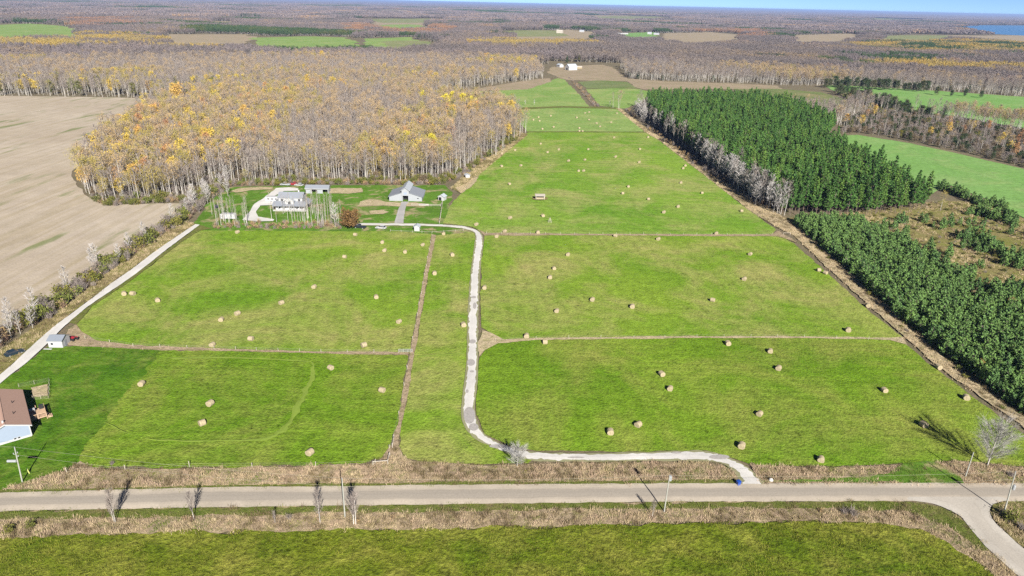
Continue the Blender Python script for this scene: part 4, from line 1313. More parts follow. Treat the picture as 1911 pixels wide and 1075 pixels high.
# ------------------------------------------------------------------ hedge along the farm lane
lane = [(-160, 745), (0, 632), (60, 598), (120, 560), (180, 512), (240, 474), (300, 432), (345, 405), (372, 385), (400, 362), (430, 344)]
hp, ht = [], []
for (a, b) in zip(lane, lane[1:]):
    A, B = np.array(gp(*a)), np.array(gp(*b))
    L = np.linalg.norm(B - A)
    for q in range(int(L * 2.8)):
        p = A + (B - A) * random.random()
        hp.append((p[0] + random.gauss(0, 1.7), p[1] + random.gauss(0, 1.2)))
    for q in range(int(L * (0.38 if a[1] > 410 else 0.9))):
        p = A + (B - A) * random.random()
        ht.append((p[0] + random.gauss(0, 2.0), p[1] + random.gauss(0, 1.4)))
stand('lane_hedge', hp, lambda x, y: random.choice(['brush', 'brush', 'redbrush', 'brush', 'redbrush', 'greenbrush']) if nz(x, y, 0.06, 1.5) > -0.5 else None, {'bare_shrub': 170, 'brown_shrub': 90, 'green_shrub': 90},
      {'bare_shrub': ('grey leafless shrub in the hedge along the farm lane', 'grey shrubs of the lane hedge'), 'brown_shrub': ('brown shrub in the hedge along the farm lane', 'brown shrubs of the lane hedge'), 'green_shrub': ('olive-green shrub in the hedge along the farm lane', 'green shrubs of the lane hedge')},
      'hedge scrub along the farm lane', ['brush', 'redbrush', 'greenbrush'], (0.8, 1.6), 'shrub', (0.8, 1.2), False)
stand('lane_trees', ht, lambda x, y: random.choice(['ghost', 'bushbare', 'bushbare', 'bushbare']), {'bare_tree': 55},
      {'bare_tree': ('leafless pale tree in the hedge along the farm lane', 'leafless trees of the lane hedge')}, 'leafless trees', ['ghost', 'bare', 'bushbare'], (0.42, 0.75))

# ------------------------------------------------------------------ aspens and shrubs in front of the farmhouse
gp_pts = []
for q in range(78):
    px = random.choice([random.uniform(395, 470), random.uniform(500, 640), random.uniform(560, 640)])
    x, y = gp(px, random.uniform(398, 424))
    gp_pts.append((x, y))
stand('grove', gp_pts, lambda x, y: 'grove', {'aspen_tree': 100}, {'aspen_tree': ('slim pale bare aspen in front of the grey farmhouse', 'bare aspens before the farmhouse')}, 'aspens', ['grove'], (0.75, 1.1))
sh_pts = []
for q in range(120):
    x, y = gp(random.uniform(392, 640), random.uniform(417, 428))
    sh_pts.append((x, y))
stand('yard_brush', sh_pts, lambda x, y: random.choice(['redbrush', 'redbrush', 'brush', 'weed']), {'brown_shrub': 90, 'bare_shrub': 60, 'weed': 40},
      {'brown_shrub': ('reddish-brown shrub in the strip before the farmhouse', 'brown shrubs before the farmhouse'), 'bare_shrub': ('grey shrub in the strip before the farmhouse', 'grey shrubs before the farmhouse'), 'weed': ('dead weed stalks in the strip before the farmhouse', 'weeds before the farmhouse')},
      'brush', ['redbrush', 'brush', 'weed'], (0.7, 1.2), 'shrub', (0.8, 1.2), False)
x, y = gp(655, 427)
plant('copper', x, y, 1.25, 'dense copper-brown shrub at the end of the farm drive', cat='shrub')
x, y = gp(626, 424)
plant('ghost', x, y, 0.75, 'tall white-barked dead tree beside the copper-brown shrub')

# ------------------------------------------------------------------ trees along the road
for px, py, s, v, lab in ((216, 977, 1.0, 0, 'slim twin bare sapling on the near verge, westernmost by the road'),
                          (213, 976, 0.85, 1, 'thinner stem of the twin sapling on the near verge'),
                          (363, 972, 1.0, 2, 'bare sapling above a dark red shrub on the near verge'),
                          (598, 979, 1.05, 0, 'bare sapling just west of the middle utility pole'),
                          (664, 980, 1.15, 1, 'bare many-stemmed sapling just east of the middle utility pole'),
                          (660, 980, 1.0, 2, 'shorter bare sapling touching the many-stemmed one by the pole'),
                          (1217, 966, 0.65, 1, 'stunted pale sapling on the verge by the eastern utility pole'),
                          (514, 978, 0.4, 0, 'very short bare sapling in the tan near verge')):
    x, y = gp(px, py)
    plant('sapling', x, y, s * 1.15, lab, v=v)
x, y = gp(965, 872)
plant('bigbare', x, y, 0.52, 'small pale bare tree by the bend of the driveway', v=1)
x, y = gp(1842, 870)
plant('bigbare', x, y, 1.02, 'large silvery leafless tree at the corner of the roadside field', v=0)
for px, py, s, kd, lab in ((360, 973, 0.75, 'redbrush', 'dark red shrub around the foot of a bare sapling'), (345, 972, 0.6, 'redbrush', 'red-brown shrub just west of a bare sapling'), (733, 970, 0.7, 'redbrush', 'dark red shrub standing alone on the near verge'),
                           (668, 977, 0.6, 'redbrush', 'small reddish shrub at the foot of the many-stemmed sapling'), (540, 970, 0.6, 'brush', 'grey shrub west of the middle saplings'), (210, 868, 0.5, 'brush', 'grey shrub on the far verge beside the hay field'),
                           (1590, 962, 0.9, 'brush', 'large grey thicket on the near verge'), (1575, 960, 0.7, 'brush', 'grey bush on the western side of the large thicket'), (1530, 957, 0.6, 'redbrush', 'brown bush on the near verge west of the thicket'), (1885, 890, 0.7, 'brush', 'grey bush on the far verge near the last utility pole'),
                           (1885, 975, 0.8, 'greenbrush', 'dark bush in the corner beside the side road'), (1870, 960, 0.5, 'brush', 'small bush at the foot of the last utility pole'), (1905, 990, 0.8, 'brush', 'pale tangled bush in the corner beside the side road'), (60, 985, 0.5, 'greenbrush', 'low green bush at the western end of the near verge'), (20, 995, 0.55, 'greenbrush', 'green bush where the near verge meets the picture edge')):
    x, y = gp(px, py)
    plant(kd, x, y, s * 1.1, lab, cat='shrub', parts=False)

# ------------------------------------------------------------------ far woods as tiles
def tile_kind(name, size, n_tree, hgt, wid, n_tri, tsize, mat, trunk=True):
    k = K[name] = Kind(name)
    for v in range(3):
        cr = MB()
        C = []
        for q in range(n_tree):
            x, y = random.uniform(-.5, .5) * size, random.uniform(-.5, .5) * size
            h = hgt * random.uniform(0.7, 1.2)
            w = wid * random.uniform(0.7, 1.2)
            u = RNG.normal(size=(n_tri, 3))
            u /= np.linalg.norm(u, axis=1)[:, None]
            u *= RNG.uniform(0.5, 1.0, n_tri)[:, None]
            C.append(np.stack([x + u[:, 0] * w, y + u[:, 1] * w, h * 0.66 + u[:, 2] * h * 0.34], 1))
            if trunk:
                twig(cr, (x, y, 0), (0, 0, 1), h * 0.9, 0.12, 1)
        tri_cloud(cr, np.concatenate(C), tsize, 0)
        k.add(None, cr, M[mat], [M[mat], M['bark_pale']])


for nm, mt in (('wood', 'far_wood'), ('grey', 'far_grey'), ('gold', 'far_gold'), ('conifer', 'far_conifer'), ('rust', 'far_rust')):
    tile_kind('t_' + nm, 56, 110, 15, 2.6, 140, 0.8, mt)
tile_kind('t_big', 240, 700, 15, 5.0, 24, 3.0, 'far_wood', False)
tile_kind('t_bigcon', 240, 700, 16, 5.0, 24, 3.0, 'far_conifer', False)


def tile_grid(r0, r1, sp, avoid, buf):
    xs = np.arange(-r1 * 0.82, r1 * 0.82, sp)
    ys = np.arange(r0 * 0.6, r1, sp)
    gx, gy = np.meshgrid(xs, ys)
    p = np.stack([gx.ravel(), gy.ravel()], 1) + RNG.uniform(-.15, .15, (gx.size, 2)) * sp
    d = np.hypot(p[:, 0], p[:, 1])
    p = p[(d > r0) & (d < r1) & (np.abs(p[:, 0]) < p[:, 1] * 0.86 + 100)]
    for P in avoid:
        for ox, oy in ((0, 0), (buf, 0), (-buf, 0), (0, buf), (0, -buf)):
            p = p[~inside(P, p + np.array([ox, oy]))]
    return p


CON1 = poly([(335, 56), (400, 54), (560, 60), (690, 66), (680, 70), (560, 68), (430, 66), (345, 66)])
CON2 = poly([(1560, 86), (1700, 80), (1911, 82), (2200, 90), (2200, 112), (1911, 106), (1700, 100)])
RUST1 = poly([(120, 38), (250, 36), (260, 52), (130, 56)])
RUST2 = poly([(1260, 58), (1420, 58), (1440, 72), (1270, 76)])
RUST3 = poly([(640, 48), (840, 50), (850, 66), (760, 68), (640, 60)])
CON3 = poly([(1500, 44), (1600, 40), (1640, 48), (1560, 60), (1500, 60)])
GOLD1 = poly([(0, 72), (200, 66), (320, 80), (420, 88), (420, 100), (200, 98), (-100, 95), (-100, 75)])
GOLD2 = poly([(1620, 120), (1911, 130), (2100, 140), (2100, 150), (1900, 145), (1700, 138), (1600, 130)])
GOLD3 = poly([(900, 78), (1000, 76), (1100, 76), (1110, 88), (980, 94), (880, 92)])
avoid = list(W.values()) + [PINES, BELT, WOOD1, clear] + list(WF.values()) + [WL]
tiles = tile_grid(1120, 3400, 52, avoid, 24)
P, I, Rr, S = [], [], [], []
tk = ['t_wood', 't_grey', 't_gold', 't_conifer', 't_rust']
off = kind_offsets(tk)
flags = {n: inside(pp, tiles) for n, pp in (('c1', CON1), ('c2', CON2), ('c3', CON3), ('g1', GOLD1), ('g2', GOLD2), ('g3', GOLD3), ('r1', RUST1), ('r2', RUST2), ('r3', RUST3))}
for i, (x, y) in enumerate(tiles):
    if not visible((x, y), 8, 150):
        continue
    if flags['c1'][i] or (flags['c3'][i] and random.random() < .6):
        kd = 't_conifer'
    elif flags['c2'][i]:
        kd = 't_conifer' if random.random() < 0.35 else 't_gold'
    elif flags['g1'][i] or flags['g2'][i] or flags['g3'][i]:
        kd = 't_gold' if random.random() < 0.75 else 't_grey'
    elif flags['r1'][i] or flags['r2'][i] or flags['r3'][i]:
        kd = 't_rust' if random.random() < 0.6 else 't_wood'
    elif nz(x, y, 0.0035, 11.0) + 0.4 * nz(x, y, 0.012, 3.0) > 0.40:
        kd = 't_conifer' if random.random() < 0.6 else 't_wood'
    else:
        near_right = x > 0.08 * y and y < 2000
        kd = 't_grey' if random.random() < (0.9 if near_right else 0.5) else 't_wood'
    P.append((x, y, 0))
    I.append(off[kd] + random.randrange(3))
    Rr.append((0, 0, random.choice([0, 1, 2, 3]) * math.pi / 2))
    sz = 0.85 + 0.3 * nz(x, y, 0.003, 6.0)
    S.append((1, 1, sz))
scatter('distant_woods', tk, P, I, Rr, S, 'unbroken grey-brown autumn woods reaching to the distance')
tiles = tile_grid(3380, 12000, 228, list(WF.values()) + [WL], 80)
tk = ['t_big', 't_bigcon']
off = kind_offsets(tk)
P, I, Rr, S = [], [], [], []
for x, y in tiles:
    if not visible((x, y), 8, 200):
        continue
    kd = 't_bigcon' if nz(x, y, 0.0012, 2.0) > 0.42 else 't_big'
    P.append((x, y, 0))
    I.append(off[kd] + random.randrange(3))
    Rr.append((0, 0, random.choice([0, 1, 2, 3]) * math.pi / 2))
    S.append((1, 1, 0.95 + 0.5 * nz(x, y, 0.0012, 4.0)))
scatter('horizon_woods', tk, P, I, Rr, S, 'blue-grey woods fading out at the horizon')
mb = MB()
for q in range(24):
    for k, (r0, r1) in enumerate(((11500, 20000), (20000, 38000), (38000, 80000))):
        t0, t1 = math.radians(45 + q * 3.75), math.radians(45 + (q + 1) * 3.75)
        z = 11 + 0 * k
        mb.face([(r0 * math.cos(t0), r0 * math.sin(t0), z), (r1 * math.cos(t0), r1 * math.sin(t0), z), (r1 * math.cos(t1), r1 * math.sin(t1), z), (r0 * math.cos(t1), r0 * math.sin(t1), z)])
tag(mb.build('horizon_canopy', M['far_wood']), 'last woods at the horizon', None, None, 'stuff')

# ------------------------------------------------------------------ grass tufts on verges, ditch and strips
def tufts(name, polys, dens, mix, label, srange=(0.7, 1.3), thr=None, avoid=()):
    kinds = sorted({k for k, w in mix})
    off = kind_offsets(kinds)
    ks, ws = [k for k, w in mix], [w for k, w in mix]
    P, I, Rr, S = [], [], [], []
    for PP in polys:
        for p in out_of(jitter_grid(PP, 1 / math.sqrt(dens), 0.5), avoid):
            if not visible(p, 0, 20):
                continue
            n = 0.75 * nz(p[0], p[1], 0.045, 7.0) + 0.7 * nz(p[0], p[1], 0.2, 3.0) + 0.4 * nz(p[0], p[1], 0.7, 5.0)
            if thr is not None and n < thr:
                continue
            q = min(0.999, max(0.0, 0.5 + n * 0.8 + random.gauss(0, 0.12)))
            acc, kd = 0, ks[-1]
            for k, w in zip(ks, ws):
                acc += w
                if q < acc:
                    kd = k
                    break
            s = random.uniform(*srange)
            P.append((p[0], p[1], 0.1))
            I.append(off[kd] + random.randrange(len(K[kd].var)))
            Rr.append((0, 0, random.uniform(0, 6.28)))
            S.append((s, s, s * random.uniform(0.7, 1.25)))
    scatter(name, kinds, P, I, Rr, S, label)


tufts('dry_grass', [V_N, V_NE], 2.2, [('tuft_green', 0.20), ('tuft_tan', 0.22), ('tuft_pink', 0.18), ('tuft_brown', 0.22), ('tuft_olive', 0.18)], 'tall tan dead grass on the far verge', avoid=(gN, gE))
tufts('near_verge_grass', [V_S, V_SE], 2.0, [('tuft_green', 0.24), ('tuft_tan', 0.30), ('tuft_pink', 0.06), ('tuft_brown', 0.24), ('tuft_olive', 0.16)], 'tall dead grass on the near verge', avoid=(gS,))
tufts('verge_weeds', [gS, gN, gE], 1.4, [('tuft_green', 0.8), ('tuft_brown', 0.2)], 'green grass edging the road')
tufts('ditch_grass', [DITCH, F_AB, F_DE, F_EF], 1.1, [('tuft_green', 0.3), ('tuft_brown', 0.3), ('tuft_pink', 0.1), ('tuft_tan', 0.3)], 'dead grass along ditch and fence lines', (0.35, 0.7))
tufts('boundary_grass', [F_R, LANE_V, F_W], 0.8, [('tuft_brown', 0.4), ('tuft_tan', 0.6)], 'dead grass along the field boundaries', (0.8, 1.4))
tufts('field_grass', [W['near']], 1.5, [('tuft_olive', 1.0)], 'rough olive grass of the near field', (0.8, 1.5), -0.15)
tufts('scrub_grass', [W['scrub']], 0.25, [('tuft_brown', 0.5), ('tuft_tan', 0.5)], 'dead grass and brambles among the pines', (0.8, 1.6), -0.1)

_sp = out_of(jitter_grid(W['scrub'], 2.2, 0.5, 0.6), [YOUNG, PINES])
_sp = np.array([p for p in _sp if visible(p, 1, 10)])
_k = ['redbrush', 'greenbrush', 'brush', 'weed']
_of = kind_offsets(_k)
_ch = [random.choice(_k + ['redbrush', 'weed']) for p in _sp]
scatter('bramble_scrub', _k, [(p[0], p[1], 0) for p in _sp], [_of[c] + random.randrange(3) for c in _ch], [(0, 0, random.uniform(0, 6.28)) for p in _sp], [(q, q, q * 0.8) for q in [random.uniform(0.25, 0.65) for p in _sp]], 'low brown and olive brambles in the clearing')

# ------------------------------------------------------------------ hay bales
def bale_mesh(seed, sag):
    rnd = random.Random(seed)
    R, Wd = 0.80, 1.45
    mb = MB()
    n, rings = 28, [(-0.5, 0.0), (-0.5, 0.45), (-0.5, 0.86), (-0.47, 0.97), (-0.3, 1.0), (-0.1, 0.985), (0.1, 1.0), (0.3, 0.99), (0.47, 0.97), (0.5, 0.86), (0.5, 0.45), (0.5, 0.0)]
    idx = []
    for (u, rr_) in rings:
        row = []
        for q in range(n):
            t = 2 * math.pi * q / n
            r = R * rr_ * (1 + 0.03 * math.sin(3 * t + seed) + rnd.uniform(-0.015, 0.015))
            y, z = r * math.cos(t) * (1 + 0.05 * sag), r * math.sin(t) * (1 - 0.04 * sag)
            z = max(z, -R * (0.90 - 0.1 * sag))
            x = u * Wd + (0.02 * math.sin(rr_ * 22 + t) if rr_ < 0.9 else 0) + rnd.uniform(-.01, .01)
            row.append(len(mb.v))
            mb.v.append((x, y, z + R * (0.90 - 0.1 * sag)))
        idx.append(row)
    for a, b in zip(idx, idx[1:]):
        for q in range(n):
            mb.f.append((a[q], a[(q + 1) % n], b[(q + 1) % n], b[q]))
            mb.m.append(0)
    return mb.mesh('hay_bale', M['bale'])


BALES = [bale_mesh(k, 0.4 + 0.3 * k) for k in range(3)]
BP = {
    'A': [(264, 716), (392, 753), (377, 789), (578, 844), (617, 686), (713, 728)],
    'B': [(231.5, 548), (247.6, 548), (294, 560), (412.6, 596), (443, 585), (468, 632), (396, 643), (443, 433), (525, 565), (586, 535), (643, 479), (663, 438), (713.5, 452), (717.7, 467), (756, 470), (789, 456.6), (702, 554), (744.5, 600), (679, 644)],
    'C': [(828, 436), (844, 475.5), (811, 510), (865, 606)],
    'E': [(927, 441), (1148.6, 440), (1228.5, 446), (1060, 475), (1034, 500.6), (1026.5, 517.5), (904, 537), (1105.6, 559), (1180, 572), (1039, 580), (982.6, 627), (1400, 474), (1389, 520.5), (1528, 504), (1540.5, 509), (1330, 560), (1620, 570), (1583, 616)],
    'D': [(1017, 638), (1358.5, 641), (1235, 698), (1250.5, 725), (1191, 792), (1139, 806), (1384, 832), (1437.4, 655), (1453, 687), (1417.6, 772), (1532, 857), (1724, 792.4), (1650.7, 728), (1752, 685), (1803.3, 742)],
    'F': [(942, 431.5), (1004, 433.6), (1337, 435.7), (936, 310), (972, 309), (1009, 268), (961.5, 280), (936.6, 286), (1043, 279), (1022, 284), (1098, 278.5), (1061, 300), (1091.5, 298), (1149, 292.5), (1080, 318.6), (1089, 318.6), (950.7, 343), (1146, 256.7), (952, 406.7), (1013, 402.6), (889, 419), (1209.4, 255.8), (1239.6, 266.5), (1193.8, 278), (1193, 302.7), (1279, 309), (1275, 314), (1271, 340.7), (1172.6, 348), (1162, 360.8), (1210.5, 371.5), (1310, 360), (1265.7, 385.4), (1239, 396), (1384, 393.6), (1338.5, 341.8)],
    'G': [(1033.4, 237), (1081, 239), (1081, 244.5), (1087, 244.5), (1012, 240.5), (1007, 225.5), (1028, 216), (1076, 219.5), (1099, 209.5), (1099.5, 223.5), (1113.5, 230), (1120, 236), (1140.6, 228.4), (1151.5, 211.5), (995, 223.5), (1005, 218.7), (1092, 211)],
}
FN = {'A': 'in the field beside the bungalow lawn', 'B': 'in the field beside the straight lane', 'C': 'on the strip between ditch and driveway', 'D': 'in the roadside field by the young pines', 'E': 'in the middle field by the young pines', 'F': 'in the big field before the tall pines', 'G': 'in the furthest strip of hay field'}
ORD = ['first', 'second', 'third', 'fourth', 'fifth', 'sixth', 'seventh', 'eighth', 'ninth', 'tenth', 'eleventh', 'twelfth', 'thirteenth', 'fourteenth', 'fifteenth', 'sixteenth', 'seventeenth', 'eighteenth', 'nineteenth', 'twentieth'] + ['twenty-' + q for q in ('first', 'second', 'third', 'fourth', 'fifth', 'sixth', 'seventh', 'eighth', 'ninth')] + ['thirtieth'] + ['thirty-' + q for q in ('first', 'second', 'third', 'fourth', 'fifth', 'sixth', 'seventh')]
brnd = random.Random(5)
for fk, L in BP.items():
    pos = sorted([gp(x, y, 0.7) for x, y in L], key=lambda p: p[1])
    for i, (x, y) in enumerate(pos):
        o = link('hay_bale', BALES[brnd.randrange(3)], None, (x, y, 0.12), brnd.uniform(0, math.pi) if brnd.random() < 0.4 else brnd.gauss(1.35, 0.3))
        s = brnd.uniform(0.86, 0.97)
        o.scale = (s, s, s)
        tag(o, '%s round hay bale back from the road %s' % (ORD[i], FN[fk]), 'hay bale', 'hay bales on the fields')

# ------------------------------------------------------------------ buildings
def bx(name, mat, parent, *boxes):
    mb = MB()
    for b in boxes:
        mb.box(*b)
    return mb.build(name, mat, parent)


def gable_prism(w, z0, z1, over=0.0):
    return [(-w / 2, z0), (w / 2, z0), (w / 2, z0 + 0.001), (0, z1), (-w / 2, z0 + 0.001)]


def gable_roof(mb, w, y0, y1, ze, zr, t=0.18, over=0.4):
    """two roof slabs over a gable that runs along y"""
    k = (zr - ze) / (w / 2)
    e = w / 2 + over
    for s in (-1, 1):
        pr = [(0, zr), (s * e, ze - k * over), (s * e, ze - k * over + t), (0, zr + t)]
        if s > 0:
            pr = pr[::-1]
        mb.prism(pr, y0 - over, y1 + over)


# bungalow by the lawn (local x to the right along the gable, y along the ridge away from the road)
R_DIR = math.atan2(0.78, -0.63) - math.pi / 2
bl = empty('bungalow', (-107.6, 122.3, 0), R_DIR)
tag(bl, 'brown-roofed bungalow with pale blue siding beside the dark green lawn', 'house')
Wd, Ln = 8.2, 17.5
bx('foundation', M['concrete'], bl, (-Wd / 2 + 0.05, Wd / 2 - 0.05, 0.05, Ln - 0.05, -0.2, 0.55))
mb = MB()
mb.prism([(-Wd / 2, 0.55), (Wd / 2, 0.55), (Wd / 2, 3.1), (0, 4.75), (-Wd / 2, 3.1)], 0, Ln)
wall = mb.build('wall', M['siding_blue'], bl)
mb = MB()
mb.box(-Wd / 2 - 0.05, -Wd / 2 + 0.16, -0.05, 0.1, 0.4, 3.05)
mb.box(Wd / 2 - 0.16, Wd / 2 + 0.05, -0.05, 0.1, 0.4, 3.05)
mb.box(-Wd / 2 + 0.16, Wd / 2 - 0.16, -0.04, 0.1, 0.4, 0.75)
mb.build('corner_trim', M['white'], wall)
mb = MB()
gable_roof(mb, Wd, 0, Ln, 3.12, 4.78, 0.18, 0.45)
roof = mb.build('roof', M['roof_brown'], bl)
mb = MB()
k = (4.78 - 3.12) / (Wd / 2)
for s in (-1, 1):
    e = Wd / 2 + 0.48
    pr = [(0, 4.74), (s * e, 4.74 - k * e), (s * e, 4.74 - k * e + 0.30), (0, 5.04)]
    mb.prism(pr if s < 0 else pr[::-1], -0.5, -0.453)
mb.build('fascia', M['white'], roof)
bx('ridge_cap', M['roof_brown'], roof, (-0.14, 0.14, -0.4, Ln + 0.4, 4.93, 5.0))
for (vx, vy) in ((1.9, 5.0), (2.1, 10.5)):
    mb = MB()
    zz = 4.78 - k * vx
    mb.tube([(vx, vy, zz), (vx, vy, zz + 0.75)], 0.08, 6)
    mb.build('vent_pipe', M['dark'], roof)
mb = MB()
mb.box(-0.35, 0.0, 0.6, 0.95, 4.6, 5.4)
mb.build('chimney', M['white'], roof)
for (x0, x1, z0, z1) in ((-2.9, -1.7, 1.5, 2.6), (0.9, 1.3, 0.62, 0.95), (1.6, 2.0, 0.62, 0.95)):
    f = bx('window', M['white'], bl, (x0 - 0.08, x1 + 0.08, -0.03, 0.02, z0 - 0.08, z1 + 0.08))
    bx('pane', M['glass'], f, (x0, x1, -0.045, -0.031, z0, z1))
f = bx('door', M['white'], bl, (Wd / 2, Wd / 2 + 0.05, 7.8, 9.6, 1.0, 3.0))
bx('pane', M['glass'], f, (Wd / 2 + 0.051, Wd / 2 + 0.07, 7.95, 9.45, 1.1, 2.85))
dk = bx('deck', M['wood_deck'], bl, (Wd / 2 + 0.06, Wd / 2 + 3.6, 5.8, 10.6, 0.85, 1.0))
mb = MB()
for (px_, py_) in ((Wd / 2 + 0.2, 5.9), (Wd / 2 + 1.9, 5.9), (Wd / 2 + 3.5, 5.9), (Wd / 2 + 3.5, 8.2), (Wd / 2 + 3.5, 10.5), (Wd / 2 + 1.9, 10.5)):
    mb.box(px_ - 0.06, px_ + 0.06, py_ - 0.06, py_ + 0.06, 0, 1.95)
mb.build('post', M['wood_deck'], dk)
mb = MB()
mb.box(Wd / 2 + 0.2, Wd / 2 + 3.5, 5.86, 5.94, 1.88, 2.0)
mb.box(Wd / 2 + 3.46, Wd / 2 + 3.54, 5.95, 10.5, 1.88, 2.0)
for q in range(14):
    xx = Wd / 2 + 0.35 + q * 0.23
    mb.box(xx, xx + 0.05, 5.88, 5.92, 1.0, 1.88)
for q in range(18):
    yy = 6.1 + q * 0.24
    mb.box(Wd / 2 + 3.48, Wd / 2 + 3.52, yy, yy + 0.05, 1.0, 1.88)
mb.build('railing', M['wood_deck'], dk)
mb = MB()
for q in range(4):
    mb.box(Wd / 2 + 3.62 + q * 0.32, Wd / 2 + 3.92 + q * 0.32, 6.2, 7.6, 0.0, 0.8 - q * 0.2)
mb.build('stair', M['wood_deck'], dk)


def at_house(u, v, z=0.0):
    p = bl.location
    c, s = math.cos(R_DIR), math.sin(R_DIR)
    return (p[0] + u * c - v * s, p[1] + u * s + v * c, z)


tb = empty('patio_table', at_house(Wd / 2 + 1.1, 9.5, 1.0), R_DIR)
tag(tb, 'white patio table on the bungalow deck', 'table')
bx('table_top', M['white'], tb, (-0.6, 0.6, -0.5, 0.5, 0.68, 0.74))
for s in (-1, 1):
    for t in (-1, 1):
        bx('leg', M['white'], tb, (s * 0.5 - 0.03, s * 0.5 + 0.03, t * 0.4 - 0.03, t * 0.4 + 0.03, 0, 0.68))
bb = empty('barbecue', at_house(Wd / 2 + 2.9, 10.0, 1.0), R_DIR)
tag(bb, 'black barbecue on the bungalow deck', 'barbecue')
bx('cart', M['paint_black'], bb, (-0.4, 0.4, -0.25, 0.25, 0.05, 0.75))
mb = MB()
mb.prism_x([(-0.3, 0.76), (0.3, 0.76), (0.28, 0.98), (0.12, 1.1), (-0.12, 1.1), (-0.28, 0.98)], -0.45, 0.45)
mb.build('lid', M['paint_black'], bb)

# wire dog run behind the bungalow
pen = poly([(36, 724), (93, 713), (92, 745), (62, 747)])
fn = empty('garden_pen', (pen[0][0], pen[0][1], 0))
tag(fn, 'small wire-fenced garden pen behind the bungalow', 'pen')
ox, oy = pen[0]
for a, b in zip(pen, pen[1:]):
    A, B = Vector((*a, 0)), Vector((*b, 0))
    n_ = max(2, int((B - A).length / 2.2))
    mb = MB()
    for q in range(n_ + 1):
        p = A.lerp(B, q / n_) - Vector((ox, oy, 0))
        mbp = MB()
        mbp.tube([p, p + Vector((0, 0, 1.25))], 0.04, 5)
        mbp.build('post', M['wood_grey'], fn)
    for h_ in (0.25, 0.5, 0.75, 1.0, 1.2):
        mb.tube([A - Vector((ox, oy, -h_)), B - Vector((ox, oy, -h_))], 0.012, 3)
    mb.build('wire', M['wire'], fn)
sheet('pen_soil', poly([(58, 727), (90, 720), (90, 742), (64, 744)]), M['dry_pale'], 0.3, 1.0)


def gable_house(name, label, cat, loc, rz, w, d, h, rh, wallm, roofm, wins=(), doors=(), over=0.35, base=0.0):
    e = empty(name, (*loc, 0), rz)
    tag(e, label, cat)
    mb = MB()
    mb.prism([(-w / 2, -0.1), (w / 2, -0.1), (w / 2, h), (0, h + rh), (-w / 2, h)], 0, d)
    mb.build('wall', M[wallm], e)
    mb = MB()
    gable_roof(mb, w, 0, d, h + 0.03, h + rh + 0.03, 0.14, over)
    mb.build('roof', M[roofm], e)
    for (x0, x1, z0, z1) in wins:
        f = bx('window', M['white'], e, (x0 - 0.08, x1 + 0.08, -0.04, 0.01, z0 - 0.08, z1 + 0.08))
        bx('pane', M['glass'], f, (x0, x1, -0.055, -0.041, z0, z1))
    for (x0, x1, z0, z1) in doors:
        bx('door', M['dark'], e, (x0, x1, -0.05, 0.01, z0, z1))
    return e


# grey shed by the lane, slate roof sloping to the road
sx, sy = gp(105, 650)
sd = empty('garden_shed', (sx, sy, 0), math.radians(2))
tag(sd, 'small white shed with slate roof beside the farm lane', 'shed')
mb = MB()
mb.prism_x([(0, -0.1), (3.6, -0.1), (3.6, 2.3), (1.8, 3.15), (0, 2.3)], -1.9, 1.9)
mb.build('wall', M['white'], sd)
mb = MB()
for pr in ([(-0.25, 2.21), (1.8, 3.18), (1.8, 3.3), (-0.25, 2.33)], [(1.8, 3.18), (3.85, 2.21), (3.85, 2.33), (1.8, 3.3)]):
    mb.prism_x(pr, -2.1, 2.1)
mb.build('roof', M['roof_slate'], sd)
f = bx('window', M['white'], sd, (-1.2, -0.5, -0.05, 0.0, 1.0, 1.7))
bx('pane', M['glass'], f, (-1.14, -0.56, -0.07, -0.051, 1.06, 1.64))
bx('door', M['siding_grey'], sd, (1.905, 1.95, 1.0, 1.9, 0, 1.95))
lp = bx('white_plank', M['white'], None, (-1.1, 1.1, -0.2, 0.2, 0.0, 0.25))
lp.location = (sx - 1.6, sy - 1.0, 0.1)
tag(lp, 'white low trough in front of the small white shed', 'trough')


